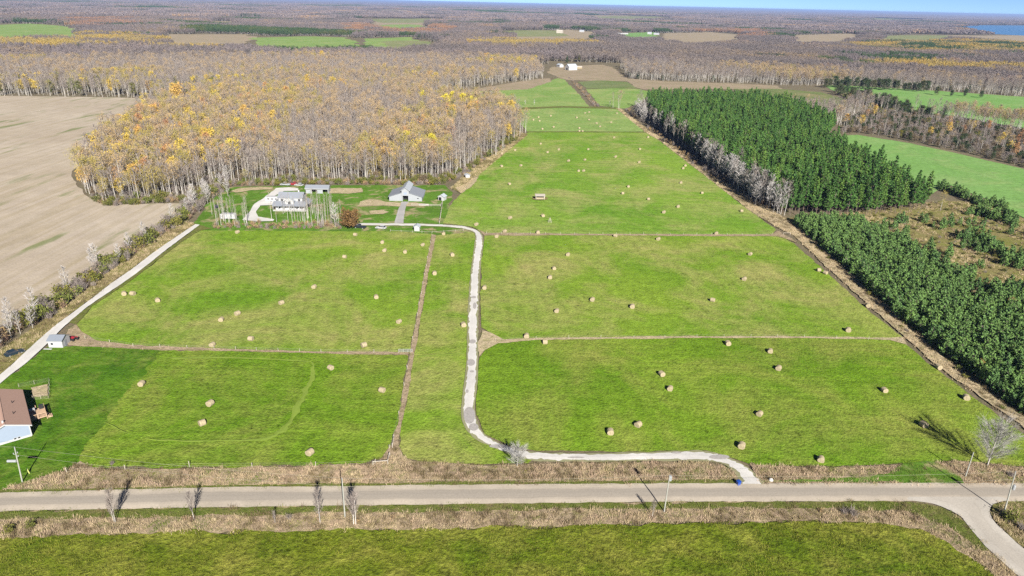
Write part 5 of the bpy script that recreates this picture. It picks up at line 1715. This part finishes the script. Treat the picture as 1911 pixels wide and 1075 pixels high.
# vehicles
def car(name, label, loc, rz, paint, L=4.5, Wc=1.8, H=1.45, pickup=False):
    e = empty(name, (*loc, 0.05), rz)
    tag(e, label, 'car')
    mb = MB()
    if pickup:
        prof = [(-L / 2, 0.4), (-L / 2, 0.95), (-0.2, 0.98), (-0.15, 1.0), (1.1, 1.0), (L / 2 - 0.1, 0.9), (L / 2, 0.6), (L / 2, 0.35)]
        cab = [(-0.3, 0.99), (-0.15, 1.65), (0.75, 1.68), (1.3, 0.99)]
    else:
        prof = [(-L / 2, 0.38), (-L / 2, 0.75), (-L / 2 + 0.25, 0.9), (0.9, 0.92), (L / 2 - 0.25, 0.78), (L / 2, 0.58), (L / 2, 0.33)]
        cab = [(-L / 2 + 0.35, 0.88), (-L / 2 + 0.85, H - 0.06), (0.15, H), (0.95, 0.9)]
    mb.prism_x([(y, z) for y, z in prof], -Wc / 2, Wc / 2)
    body = mb.build('body', paint, e)
    mb = MB()
    w2 = Wc / 2 - 0.12
    mb.prism_x([(y, z) for y, z in cab], -w2, w2)
    cb = mb.build('cabin', M['glass'], e)
    mb = MB()
    (y1, z1), (y2, z2) = cab[1], cab[2]
    mb.prism_x([(y1 - 0.05, z1 - 0.03), (y1, z1 + 0.05), (y2, z2 + 0.05), (y2 + 0.05, z2 - 0.03)], -w2 - 0.03, w2 + 0.03)
    mb.build('roof_panel', paint, cb)
    for sx_ in (-1, 1):
        for sy_ in (-0.31, 0.31):
            mb = MB()
            mb.tube([(sx_ * (Wc / 2 - 0.16), sy_ * L, 0.33), (sx_ * (Wc / 2 + 0.03), sy_ * L, 0.33)], 0.33, 12)
            w_ = mb.build('wheel', M['rubber'], e)
            mb = MB()
            mb.tube([(sx_ * (Wc / 2 + 0.031), sy_ * L, 0.33), (sx_ * (Wc / 2 + 0.045), sy_ * L, 0.33)], 0.2, 10)
            mb.build('rim', M['steel'], w_)
        mb = MB()
        mb.box(sx_ * 0.62 - 0.18, sx_ * 0.62 + 0.18, L / 2 - 0.05, L / 2 + 0.02, 0.55, 0.7)
        mb.build('headlight', M['white'], e)
    return e


x, y = gp(28, 662)
car('parked_car', 'dark blue car parked beside the farm lane opposite the white shed', (x, y), math.radians(-38), M['paint_dark'])
x, y = gp(691, 427.5)
x2, y2 = gp(672, 426)
car('parked_truck', 'black pickup parked by the copper-brown shrub', (x2, y2), math.radians(75), M['paint_black'], 5.2, 1.9, 1.6, True)
x2, y2 = gp(711, 427)
car('parked_car', 'white car parked below the farm drive', (x2, y2), math.radians(80), M['white'])
x2, y2 = gp(533, 346)
car('parked_truck', 'silver pickup among the clutter behind the farmhouse', (x2, y2), math.radians(85), M['paint_silver'], 5.2, 1.9, 1.6, True)
x2, y2 = gp(548, 345)
car('parked_car', 'red car among the clutter behind the farmhouse', (x2, y2), math.radians(95), M['paint_red'])
x2, y2 = gp(558, 347)
car('parked_car', 'white car among the clutter behind the farmhouse', (x2, y2), math.radians(80), M['white'])
x2, y2 = gp(404, 388)
car('parked_car', 'black car in the trees at the west of the farmyard', (x2, y2), math.radians(20), M['paint_black'])

# red tractor behind the white shed
x, y = gp(138, 636)
tr = empty('garden_tractor', (x, y, 0.03), math.radians(60))
tag(tr, 'red tractor in the weeds behind the white shed', 'tractor')
mb = MB()
mb.prism_x([(-0.2, 0.5), (1.5, 0.5), (1.5, 1.0), (1.3, 1.1), (0.0, 1.15), (-0.2, 0.9)], -0.32, 0.32)
mb.build('hood', M['paint_red'], tr)
bx('seat', M['rubber'], tr, (-0.3, 0.3, -0.9, -0.45, 0.85, 0.95))
bx('fender', M['paint_red'], tr, (-0.75, -0.45, -1.1, -0.1, 1.15, 1.22), (0.45, 0.75, -1.1, -0.1, 1.15, 1.22))
for (wx, wy, wr) in ((-0.6, -0.6, 0.6), (0.6, -0.6, 0.6), (-0.5, 1.2, 0.35), (0.5, 1.2, 0.35)):
    mb = MB()
    mb.tube([(wx - 0.14, wy, wr), (wx + 0.14, wy, wr)], wr, 14)
    mb.build('wheel', M['rubber'], tr)
mb = MB()
mb.tube([(0, -0.25, 0.9), (0, -0.4, 1.3)], 0.03, 5)
mb.build('steering_column', M['paint_black'], tr)

# trailers
def trailer(name, label, loc, rz, L, Wt, H, wins):
    e = empty(name, (*loc, 0), rz)
    tag(e, label, 'trailer')
    mb = MB()
    mb.prism_x([(-L / 2, 0.55), (L / 2, 0.55), (L / 2 - 0.05, H - 0.5), (L / 2 - 0.5, H), (-L / 2 + 0.3, H), (-L / 2, H - 0.25)], -Wt / 2, Wt / 2)
    mb.build('body', M['white'], e)
    for q in range(wins):
        yy = -L / 2 + (q + 0.6) * L / (wins + 0.3)
        bx('window', M['glass'], e, (Wt / 2 + 0.001, Wt / 2 + 0.03, yy, yy + 0.7, 1.5, 2.1))
    for s in (-1, 1):
        mb = MB()
        mb.tube([(s * (Wt / 2 - 0.2), -0.3, 0.36), (s * (Wt / 2 + 0.02), -0.3, 0.36)], 0.36, 12)
        mb.build('wheel', M['rubber'], e)
    mb = MB()
    mb.tube([(0, L / 2, 0.5), (0, L / 2 + 1.2, 0.45)], 0.06, 5)
    mb.build('tow_bar', M['steel'], e)
    return e


x, y = gp(509, 377)
trailer('camper_trailer', 'white camper trailer with dark windows beside the farmhouse', (x, y), math.radians(-90), 6.0, 2.4, 2.8, 3)
x, y = gp(427, 409)
trailer('cargo_trailer', 'plain white cargo trailer west of the farmhouse drive', (x, y), math.radians(-88), 6.4, 2.4, 2.6, 0)

# farmhouse
x, y = gp(540, 395)
fh = empty('farmhouse', (x, y, 0), math.radians(2))
tag(fh, 'white two-storey farmhouse with grey roofs behind bare aspens', 'house')
bx('wall', M['white'], fh, (-6.5, 6.5, 1.8, 10, -0.1, 2.75))
mb = MB()
mb.prism_x([(-0.2, 2.5), (3.4, 3.9), (3.4, 4.02), (-0.2, 2.64)], -7.6, 7.6)
mb.build('porch_roof', M['roof_grey'], fh)
mb = MB()
mb.prism([(6.2, 3.85), (8.3, 2.6), (8.3, 2.72), (6.2, 3.98)], 3.41, 10.2)
mb.prism([(-8.3, 2.6), (-6.2, 3.85), (-6.2, 3.98), (-8.3, 2.72)], 3.41, 10.2)
mb.build('side_roof', M['roof_grey'], fh)
bx('upper_wall', M['white'], fh, (-5.4, 5.4, 3.5, 9.6, 2.8, 5.6))
mb = MB()
mb.prism_x([(3.1, 5.5), (6.55, 7.4), (10.0, 5.5), (10.0, 5.64), (6.55, 7.56), (3.1, 5.64)], -5.8, 5.8)
rf = mb.build('roof', M['roof_grey'], fh)
bx('chimney', M['concrete'], rf, (2.8, 3.4, 7.0, 7.6, 6.9, 8.2))
mb = MB()
mb.prism([(-2.0, 2.7), (2.0, 2.7), (2.0, 4.6), (0, 6.3), (-2.0, 4.6)], 1.2, 3.49)
gb = mb.build('gable_bay', M['white'], fh)
mb = MB()
gable_roof(mb, 4.0, 1.2, 5.0, 4.63, 6.33, 0.12, 0.3)
mb.build('bay_roof', M['roof_pale'], gb)
for (x0, x1, z0, z1, yy) in ((-5.6, -4.4, 0.9, 2.2, 1.8), (-3.4, -2.4, 0.9, 2.2, 1.8), (2.6, 3.6, 0.9, 2.2, 1.8), (4.6, 5.8, 0.9, 2.2, 1.8), (-4.4, -3.4, 3.9, 5.0, 3.5), (3.4, 4.4, 3.9, 5.0, 3.5), (-0.6, 0.6, 3.2, 4.4, 1.2)):
    f = bx('window', M['white'], fh, (x0 - 0.08, x1 + 0.08, yy - 0.05, yy - 0.002, z0 - 0.08, z1 + 0.08))
    bx('pane', M['glass'], f, (x0, x1, yy - 0.07, yy - 0.051, z0, z1))
bx('door', M['siding_grey'], fh, (-0.6, 0.6, 1.73, 1.798, 0.3, 2.4))
pf = bx('porch_floor', M['concrete'], fh, (-7.4, 7.4, -0.1, 1.79, 0.0, 0.35))
for q in range(7):
    xx = -7.2 + q * 2.4
    bx('post', M['white'], pf, (xx - 0.09, xx + 0.09, 0.0, 0.18, 0.35, 2.52))

# long open shed
x, y = gp(592, 362)
ls = empty('machine_shed', (x, y, 0), math.radians(2))
tag(ls, 'long grey-roofed open-front shed behind the farmhouse', 'shed')
bx('wall', M['siding_grey'], ls, (-5.6, 5.6, 4.6, 4.75, -0.1, 3.2), (-5.6, -5.45, 0.3, 4.6, -0.1, 2.8), (5.45, 5.6, 0.3, 4.6, -0.1, 2.8))
mb = MB()
mb.prism_x([(-0.3, 2.55), (2.5, 3.9), (5.2, 2.9), (5.2, 3.05), (2.5, 4.06), (-0.3, 2.7)], -6.0, 6.0)
mb.build('roof', M['roof_grey'], ls)
bx('fascia', M['white'], ls, (-6.0, 6.0, -0.36, -0.301, 2.45, 2.72))
for q in range(5):
    bx('post', M['white'], ls, (-5.4 + q * 2.7 - 0.08, -5.4 + q * 2.7 + 0.08, 0, 0.16, -0.1, 2.6))
bx('front_panel', M['siding_grey'], ls, (-5.3, -2.8, 0.2, 0.28, 0, 2.3), (0.15, 2.6, 0.2, 0.28, 0, 2.3))

# horse barn with raised aisle
x, y = gp(757, 376)
bn = empty('horse_barn', (x, y, 0), math.radians(1))
tag(bn, 'pale grey barn with raised centre aisle and dark open doorway', 'barn')
mb = MB()
mb.prism([(-7.9, -0.1), (-1.75, -0.1), (-1.75, 4.3), (-7.9, 2.35)], 0, 13)
mb.prism([(1.75, -0.1), (7.9, -0.1), (7.9, 2.35), (1.75, 4.3)], 0, 13)
mb.build('wing_wall', M['siding_grey'], bn)
mb = MB()
mb.prism([(-8.4, 2.22), (-1.76, 4.33), (-1.76, 4.47), (-8.4, 2.36)], -0.4, 13.4)
mb.prism([(1.76, 4.33), (8.4, 2.22), (8.4, 2.36), (1.76, 4.47)], -0.4, 13.4)
mb.build('wing_roof', M['roof_grey'], bn)
mb = MB()
mb.prism([(-1.74, 2.9), (1.74, 2.9), (1.74, 5.6), (0, 6.9), (-1.74, 5.6)], -0.25, 13.2)
mb.prism([(-1.74, -0.1), (-1.35, -0.1), (-1.35, 2.9), (-1.74, 2.9)], -0.25, 13.2)
mb.prism([(1.35, -0.1), (1.74, -0.1), (1.74, 2.9), (1.35, 2.9)], -0.25, 13.2)
cen = mb.build('aisle_wall', M['siding_grey'], bn)
mb = MB()
gable_roof(mb, 3.5, -0.25, 13.2, 5.63, 6.95, 0.14, 0.55)
mb.build('aisle_roof', M['roof_pale'], bn)
bx('doorway', M['dark'], bn, (-1.34, 1.34, 2.5, 2.6, 0.0, 2.9))
bx('loft_door', M['siding_blue'], bn, (-0.7, 0.7, -0.3, -0.252, 3.5, 4.5))
bx('door', M['dark'], bn, (-7.95, -7.901, 1.0, 2.6, 0, 2.1))
bx('vent', M['dark'], bn, (5.6, 6.4, -0.04, -0.001, 1.4, 1.75))

x, y = gp(823, 375)
gable_house('run_in_shed', 'small white run-in shed at the paddock corner', 'shed', (x, y), math.radians(-20), 3.0, 3.0, 2.1, 0.9, 'white', 'roof_pale', (), ((-1.2, 0.2, 0, 1.8),))
x, y = gp(778, 432)
gable_house('garden_shed', 'little white shed on the grass below the farm drive', 'shed', (x, y), 0, 2.2, 2.4, 2.1, 0.6, 'white', 'roof_pale')
x, y = gp(873, 333)
gable_house('tool_shed', 'small white hut at the foot of the woodlot', 'hut', (x, y), math.radians(20), 2.4, 2.2, 1.8, 0.5, 'white', 'roof_pale')
x, y = gp(791, 384)
bt = empty('boat', (x, y, 0.25), math.radians(-88))
tag(bt, 'white upturned boat on the grass below the barn', 'boat')
mb = MB()
secs = [(-2.3, 0.7, 0.5), (-1.2, 0.95, 0.62), (0.3, 1.0, 0.65), (1.6, 0.7, 0.6), (2.6, 0.08, 0.35)]
rows = []
for (yy, w_, h_) in secs:
    row = []
    for t in np.linspace(0, math.pi, 9):
        row.append(len(mb.v))
        mb.v.append((w_ * math.cos(t), yy, h_ * math.sin(t) ** 0.7))
    rows.append(row)
for a, b in zip(rows, rows[1:]):
    for q in range(8):
        mb.f.append((a[q], b[q], b[q + 1], a[q + 1]))
        mb.m.append(0)
mb.f.append(tuple(rows[0]))
mb.m.append(0)
mb.build('hull', M['white'], bt)

# livestock feeder shelter in the big field
x, y = gp(1008, 374)
fd = empty('feeder_shelter', (x, y, 0), math.radians(2))
tag(fd, 'open roofed hay shelter alone in the big hay field', 'shelter')
for sx_ in (-2.1, 2.1):
    for sy_ in (0.0, 2.4):
        bx('post', M['wood_grey'], fd, (sx_ - 0.11, sx_ + 0.11, sy_ - 0.11, sy_ + 0.11, 0, 2.2))
mb = MB()
mb.prism_x([(-0.4, 2.2), (2.9, 2.45), (2.9, 2.6), (-0.4, 2.36)], -2.5, 2.5)
mb.build('roof', M['wood_grey'], fd)
bx('back_wall', M['wood_grey'], fd, (-2.0, 2.0, 2.52, 2.6, 0.0, 2.2))
bx('rail', M['wood_grey'], fd, (-2.0, 2.0, -0.05, 0.05, 0.7, 0.85))
hp_ = MB()
hp_.prism_x([(0.3, 0), (2.2, 0), (2.0, 0.8), (1.2, 1.1), (0.5, 0.8)], -1.8, 1.8)
tag(hp_.build('hay_pile', M['bale'], None, (x, y, 0.08), math.radians(2)), 'loose hay heaped inside the open roofed shelter', 'hay')
sheet('bare_patch', ell(1008, 372, 15, 3.2), M['scrub'], 0.5, 1)
x, y = gp(1026, 416)
fr = empty('wire_cage', (x, y, 0), 0.3)
tag(fr, 'rusty wire tripod cage standing in the big hay field', 'cage')
for q in range(5):
    t = q * 1.2566
    mb = MB()
    mb.tube([(1.1 * math.cos(t), 1.1 * math.sin(t), 0), (0.1 * math.cos(t), 0.1 * math.sin(t), 2.4)], 0.05, 4)
    mb.build('leg', M['wood_grey'], fr)
mb = MB()
for zz, rr_ in ((0.6, 0.85), (1.3, 0.56)):
    mb.tube([(rr_ * math.cos(t), rr_ * math.sin(t), zz) for t in np.linspace(0, 6.283, 11)], 0.035, 4)
mb.build('ring', M['wood_grey'], fr)

# far barn and other distant buildings
x, y = gp(1058, 131)
gable_house('far_barn', 'grey-white barn at the end of the far hedge', 'barn', (x, y), math.radians(-58), 10, 15, 5.0, 3.6, 'white', 'roof_pale', (), ((-1.8, 1.4, 0, 3.4),))
x, y = gp(1048, 126)
gable_house('far_shed', 'low white shed joined to the far grey-white barn', 'shed', (x, y), math.radians(30), 7, 9, 3.6, 1.8, 'white', 'roof_pale')
x, y = gp(1086, 128)
gable_house('ruined_shed', 'collapsed pinkish shed beside the far barn', 'shed', (x, y), math.radians(80), 5, 10, 2.2, 1.2, 'dry_pale', 'wood_grey')
for (px, py, rz, w_, d_, h_, rh_, wm, rm, nm, lab) in (
        (1375, 50, 85, 14, 70, 4, 2, 'white', 'white', 'greenhouse', 'long white greenhouse roof far off among trees'),
        (1468, 46, 80, 16, 30, 6, 3, 'white', 'white', 'farm_building', 'white farm building far off, western of a pair'),
        (1528, 43, 80, 16, 34, 6, 3, 'white', 'white', 'farm_building', 'white farm building far off, eastern of a pair'),
        (1526, 47, 88, 16, 40, 4, 2, 'white', 'white', 'farm_building', 'low white farm roof below the eastern far building'),
        (1298, 58, 60, 12, 16, 7, 4, 'siding_grey', 'roof_grey', 'far_house', 'grey house by a distant tan field'),
        (1216, 64, 70, 10, 14, 4, 3, 'white', 'roof_pale', 'far_house', 'white house in dark trees by a distant lane'),
        (1230, 65, 70, 10, 18, 4, 2, 'white', 'roof_pale', 'far_house', 'second white house in dark trees by a distant lane'),
        (1172, 64, 85, 8, 40, 3, 1, 'white', 'white', 'far_shed', 'long white shed on a distant green field'),
        (975, 76, 80, 10, 20, 3.5, 2, 'siding_blue', 'roof_pale', 'far_house', 'pale blue building in a distant clearing'),
        (995, 80, 80, 10, 22, 3, 1.5, 'dry_pale', 'roof_pale', 'far_shed', 'pale tan building in a distant clearing'),
        (1595, 74, 80, 8, 14, 4, 2, 'white', 'roof_pale', 'far_house', 'white cottage by a distant tan field, western of two'),
        (1615, 75, 80, 8, 14, 4, 2, 'white', 'roof_pale', 'far_house', 'white cottage by a distant tan field, eastern of two'),
        (1050, 62, 70, 14, 20, 6, 4, 'wood_grey', 'wood_grey', 'far_barn', 'weathered barn in a distant tan field'),
        (1090, 60, 70, 10, 16, 4, 3, 'white', 'roof_pale', 'far_house', 'white house in a distant tan field'),
        (680, 44, 80, 10, 16, 4, 3, 'white', 'roof_pale', 'far_house', 'white house in the woods toward the horizon')):
    x, y = gp(px, py)
    gable_house(nm, lab, 'building', (x, y), math.radians(rz), w_, d_, h_, rh_, wm, rm)

# ------------------------------------------------------------------ utility poles and lines
def util_pole(label, px, py, h, lean, transformer=None, arm=False):
    x, y = gp(px, py)
    e = empty('utility_pole', (x, y, 0))
    tag(e, label, 'pole')
    top = Vector((lean[0], lean[1], h))
    mb = MB()
    mb.tube([(0, 0, -0.2), tuple(top * 0.5), tuple(top)], [0.14, 0.12, 0.09], 8)
    mb.build('shaft', M['wood_pole'], e)
    mb = MB()
    mb.tube([tuple(top), tuple(top + Vector((0, 0, 0.3)))], 0.07, 6)
    mb.build('insulator', M['paint_silver'], e)
    if transformer:
        t, side = transformer
        c = top * t + Vector(side) * 0.42
        mb = MB()
        mb.tube([tuple(c), tuple(c + Vector((0, 0, 0.1))), tuple(c + Vector((0, 0, 0.95))), tuple(c + Vector((0, 0, 1.05)))], [0.25, 0.29, 0.29, 0.2], 12)
        mb.build('transformer', M['steel'], e)
        mb = MB()
        mb.tube([tuple(c + Vector((0, 0, 1.05))), tuple(c + Vector((0, 0, 1.35)))], 0.05, 6)
        mb.build('bushing', M['paint_silver'], e)
    if arm:
        c = top * 0.62
        mb = MB()
        mb.tube([tuple(c), tuple(c + Vector((-0.35, 0, 0.1)))], 0.05, 5)
        mb.build('bracket', M['steel'], e)
        mb = MB()
        mb.tube([tuple(c + Vector((-0.2, 0, 0.1))), tuple(c + Vector((-1.9, -0.1, 0.12)))], [0.27, 0.27], 12)
        mb.build('canister', M['steel'], e)
        for (dx, dz) in ((0.5, 2.0), (0.45, 1.2), (-0.35, 1.7)):
            mb = MB()
            mb.tube([tuple(c + Vector((0, 0, dz - 0.1))), tuple(c + Vector((dx, 0, dz)))], 0.035, 4)
            mb.tube([tuple(c + Vector((dx, 0, dz))), tuple(c + Vector((dx, 0, dz + 0.3)))], 0.08, 6)
            mb.build('insulator_arm', M['paint_silver'], e)
    return Vector((x, y, 0)) + top


PT = [util_pole('thick utility pole with side canister in front of the bungalow', 42, 901, 8.3, (0.6, 0.0), None, True),
      util_pole('slim utility pole between two bare saplings on the near verge', 644, 967, 9.0, (0.1, 0), None),
      util_pole('utility pole with transformer west of the blue bin', 1239, 957, 8.6, (0.15, 0), (0.86, (0.7, 0.7, 0))),
      util_pole('utility pole with low transformer in the side road corner', 1872, 962, 10.2, (-0.7, 0), (0.62, (0.9, -0.3, 0)))]
x, y = gp(1801, 891)
e = empty('guy_pole', (x, y, 0))
tag(e, 'short plain wooden pole beside the large silvery tree', 'pole')
mb = MB()
mb.tube([(0, 0, -0.2), (0.0, 0, 6.2)], [0.13, 0.09], 8)
mb.build('shaft', M['wood_pole'], e)
mb = MB()
mb.tube([(0, 0, 6.2), (0, 0, 6.35)], 0.1, 8)
mb.build('cap', M['steel'], e)


def wire_line(name, label, a, b, sag, r=0.012):
    mb = MB()
    pts = []
    for q in range(25):
        t = q / 24
        p = a.lerp(b, t)
        p.z -= sag * 4 * t * (1 - t)
        pts.append(tuple(p))
    mb.tube(pts, r, 4)
    tag(mb.build(name, M['wire']), label, 'wire')


ends_ = [Vector((-230, 112, 9.0))] + PT + [Vector((230, 108, 10))]
wl = ['overhead wire leading away west of the bungalow pole', 'upper overhead wire from bungalow pole to the sapling pole', 'upper overhead wire from sapling pole to the transformer pole', 'upper overhead wire from transformer pole to the corner pole', 'overhead wire leading away east of the corner pole']
for (a, b), lab in zip(zip(ends_, ends_[1:]), wl):
    wire_line('overhead_wire', lab, a + Vector((0, 0, 0.25)), b + Vector((0, 0, 0.25)), 0.7)
wl2 = ['lower overhead wire from bungalow pole to the sapling pole', 'lower overhead wire from sapling pole to the transformer pole', 'lower overhead wire from transformer pole to the corner pole']
for (a, b), lab in zip(zip(PT, PT[1:]), wl2):
    wire_line('overhead_wire', lab, a - Vector((0, 0, 1.6)), b - Vector((0, 0, 1.6)), 0.8, 0.013)

# ------------------------------------------------------------------ fences
def fence(label, pts, sp, h, mat, rails=(), r=0.05, name='post_fence', rail_r=0.02, railmat=None, jit=0.12):
    P = [Vector((*gp(*p), 0)) for p in pts]
    o0 = P[0].copy()
    e = empty(name, tuple(o0))
    tag(e, label, 'fence')
    post = MB()
    post.tube([(0, 0, -0.1), (0, 0, h)], r, 5)
    pm = post.mesh('post', mat)
    L, path = 0, []
    for a, b in zip(P, P[1:]):
        n_ = max(1, round((b - a).length / sp))
        for q in range(n_):
            path.append(a.lerp(b, q / n_))
    path.append(P[-1])
    for p in path:
        if not visible(p, 0.5, 30):
            continue
        o = link('post', pm, e, tuple(p - o0 + Vector((random.uniform(-jit, jit), random.uniform(-jit, jit), 0))), random.random())
        o.rotation_euler = (random.gauss(0, 0.04), random.gauss(0, 0.04), random.random())
        o.scale = (1, 1, random.uniform(0.85, 1.15))
    for z in rails:
        mb = MB()
        for a, b in zip(path, path[1:]):
            mb.tube([tuple(a - o0 + Vector((0, 0, z))), tuple(b - o0 + Vector((0, 0, z)))], rail_r, 4)
        mb.build('rail', railmat or mat, e)
    return e


fence('post and wire fence between the two western hay fields', [(160, 634), (250, 648), (400, 653), (600, 659), (745, 660)], 6.5, 1.25, M['wood_grey'], (0.5, 0.9, 1.15), 0.06, rail_r=0.01, railmat=M['wire'])
fence('post and wire fence below the big hay field', [(908, 438), (1100, 439), (1300, 440), (1440, 440)], 6, 1.3, M['wood_grey'], (0.6, 1.1), 0.06, rail_r=0.01, railmat=M['wire'])
fence('post and wire fence between the two eastern hay fields', [(925, 638), (1000, 634), (1300, 631), (1500, 631), (1680, 638)], 9, 1.2, M['wood_grey'], (0.6, 1.1), 0.05, rail_r=0.01, railmat=M['wire'])
fence('roadside post fence along the western hay field', [(125, 884), (235, 878), (353, 873), (590, 872), (700, 868)], 11, 1.5, M['wood_grey'], (0.6, 1.1), 0.07, rail_r=0.01, railmat=M['wire'])
fence('leaning post fence along the dry ditch', [(728, 838), (745, 775), (754, 722), (766, 660), (779, 590), (792, 515), (806, 442)], 9, 1.3, M['wood_grey'], (0.7,), 0.07, rail_r=0.015)
fence('pale board fence around the paddock east of the barn', [(768, 385), (822, 386), (826, 380), (820, 418)], 4, 1.3, M['wood_grey'], (0.5, 0.9, 1.2), 0.09, rail_r=0.06)
fence('post fence below the farm drive', [(728, 433), (770, 435), (806, 436), (850, 433), (880, 432)], 4.5, 1.2, M['wood_grey'], (0.8,), 0.07, rail_r=0.04)
fence('low wooden corner brace where ditch meets the road', [(697, 870), (724, 868), (727, 853)], 3.4, 1.3, M['wood_grey'], (1.2,), 0.09, 'corner_brace', 0.08)
fence('wooden ditch brace above the corner brace', [(733, 838), (736, 820)], 5, 1.3, M['wood_grey'], (1.2,), 0.09, 'corner_brace', 0.08)
fence('wooden brace at the corner of the middle field', [(1461, 439), (1474, 439)], 3, 1.2, M['wood_grey'], (1.1,), 0.08, 'corner_brace', 0.07)
# tubular farm gate in the fence line
x, y = gp(757, 659)
gt = empty('farm_gate', (x, y, 0), math.radians(3))
tag(gt, 'silver tubular gate beside the dry ditch', 'gate')
mb = MB()
for zz in (0.25, 0.5, 0.75, 1.0, 1.25):
    mb.tube([(-1.9, 0, zz), (1.9, 0, zz)], 0.035, 5)
mb.build('rail', M['white'], gt)
for xx in (-1.9, -0.63, 0.63, 1.9):
    mb = MB()
    mb.tube([(xx, 0, 0.2), (xx, 0, 1.3)], 0.035, 5)
    mb.build('stile', M['white'], gt)

# small roadside things
x, y = gp(1377, 907)
bn_ = empty('wheelie_bin', (x, y, 0.05), math.radians(20))
tag(bn_, 'blue recycling bin at the mouth of the driveway', 'bin')
mb = MB()
b0, b1 = [(-0.28, -0.28), (0.28, -0.28), (0.28, 0.28), (-0.28, 0.28)], [(-0.38, -0.4), (0.38, -0.4), (0.38, 0.4), (-0.38, 0.4)]
for q in range(4):
    r_ = (q + 1) % 4
    mb.face([(*b0[q], 0.06), (*b0[r_], 0.06), (*b1[r_], 1.15), (*b1[q], 1.15)])
mb.face([(*p, 0.06) for p in reversed(b0)])
mb.build('body', M['paint_blue'], bn_)
mb = MB()
mb.prism_x([(-0.44, 1.152), (0.44, 1.152), (0.44, 1.2), (0.1, 1.28), (-0.44, 1.22)], -0.41, 0.41)
mb.build('lid', M['paint_blue'], bn_)
for s in (-1, 1):
    mb = MB()
    mb.tube([(s * 0.3, 0.36, 0.12), (s * 0.37, 0.36, 0.12)], 0.12, 10)
    mb.build('wheel', M['rubber'], bn_)
x, y = gp(1438, 898)
mp_ = empty('marker_stone', (x, y, 0))
tag(mp_, 'small white boulder beside the driveway mouth', 'boulder')
mb = MB()
rows = []
for k, (zz, rr_) in enumerate(((0, 0.4), (0.3, 0.48), (0.6, 0.36), (0.75, 0.12))):
    row = []
    for q in range(9):
        t = 2 * math.pi * q / 9
        row.append(len(mb.v))
        mb.v.append((rr_ * math.cos(t) * random.uniform(.85, 1.15), rr_ * math.sin(t) * random.uniform(.85, 1.15), zz))
    rows.append(row)
for a, b in zip(rows, rows[1:]):
    for q in range(9):
        mb.f.append((a[q], a[(q + 1) % 9], b[(q + 1) % 9], b[q]))
        mb.m.append(0)
mb.f.append(tuple(rows[-1]))
mb.m.append(0)
mb.build('stone', M['concrete'], mp_)
x, y = gp(56, 885)
st = empty('marker_post', (x, y, 0))
tag(st, 'short yellow marker post beside the thick utility pole', 'post')
mb = MB()
mb.tube([(0, 0, 0), (-0.3, 0, 1.3)], 0.11, 8)
mb.build('shaft', plain_mat('yellow_plastic', (0.45, 0.45, 0.15), 0.5), st)
mb = MB()
mb.tube([(-0.3, 0, 1.3), (-0.31, 0, 1.36)], 0.12, 8)
mb.build('cap', M['wood_grey'], st)

# ------------------------------------------------------------------ the air between here and the horizon
mb = MB()
mb.box(-95000, 95000, -95000, 95000, -1.5, 97)
hz = mb.build('haze', None)
hz.data.materials.clear()
hm = bpy.data.materials.new('haze_air')
hm.use_nodes = True
ht_ = hm.node_tree
ht_.nodes.remove(ht_.nodes['Principled BSDF'])
pv = ht_.nodes.new('ShaderNodeVolumePrincipled')
pv.inputs['Color'].default_value = (0.36, 0.50, 0.85, 1)
pv.inputs['Density'].default_value = 0.000048
pv.inputs['Anisotropy'].default_value = 0.0
ht_.links.new(pv.outputs[0], ht_.nodes['Material Output'].inputs['Volume'])
hz.data.materials.append(hm)
tag(hz, 'thin blue autumn haze over the far woods', None, None, 'stuff')
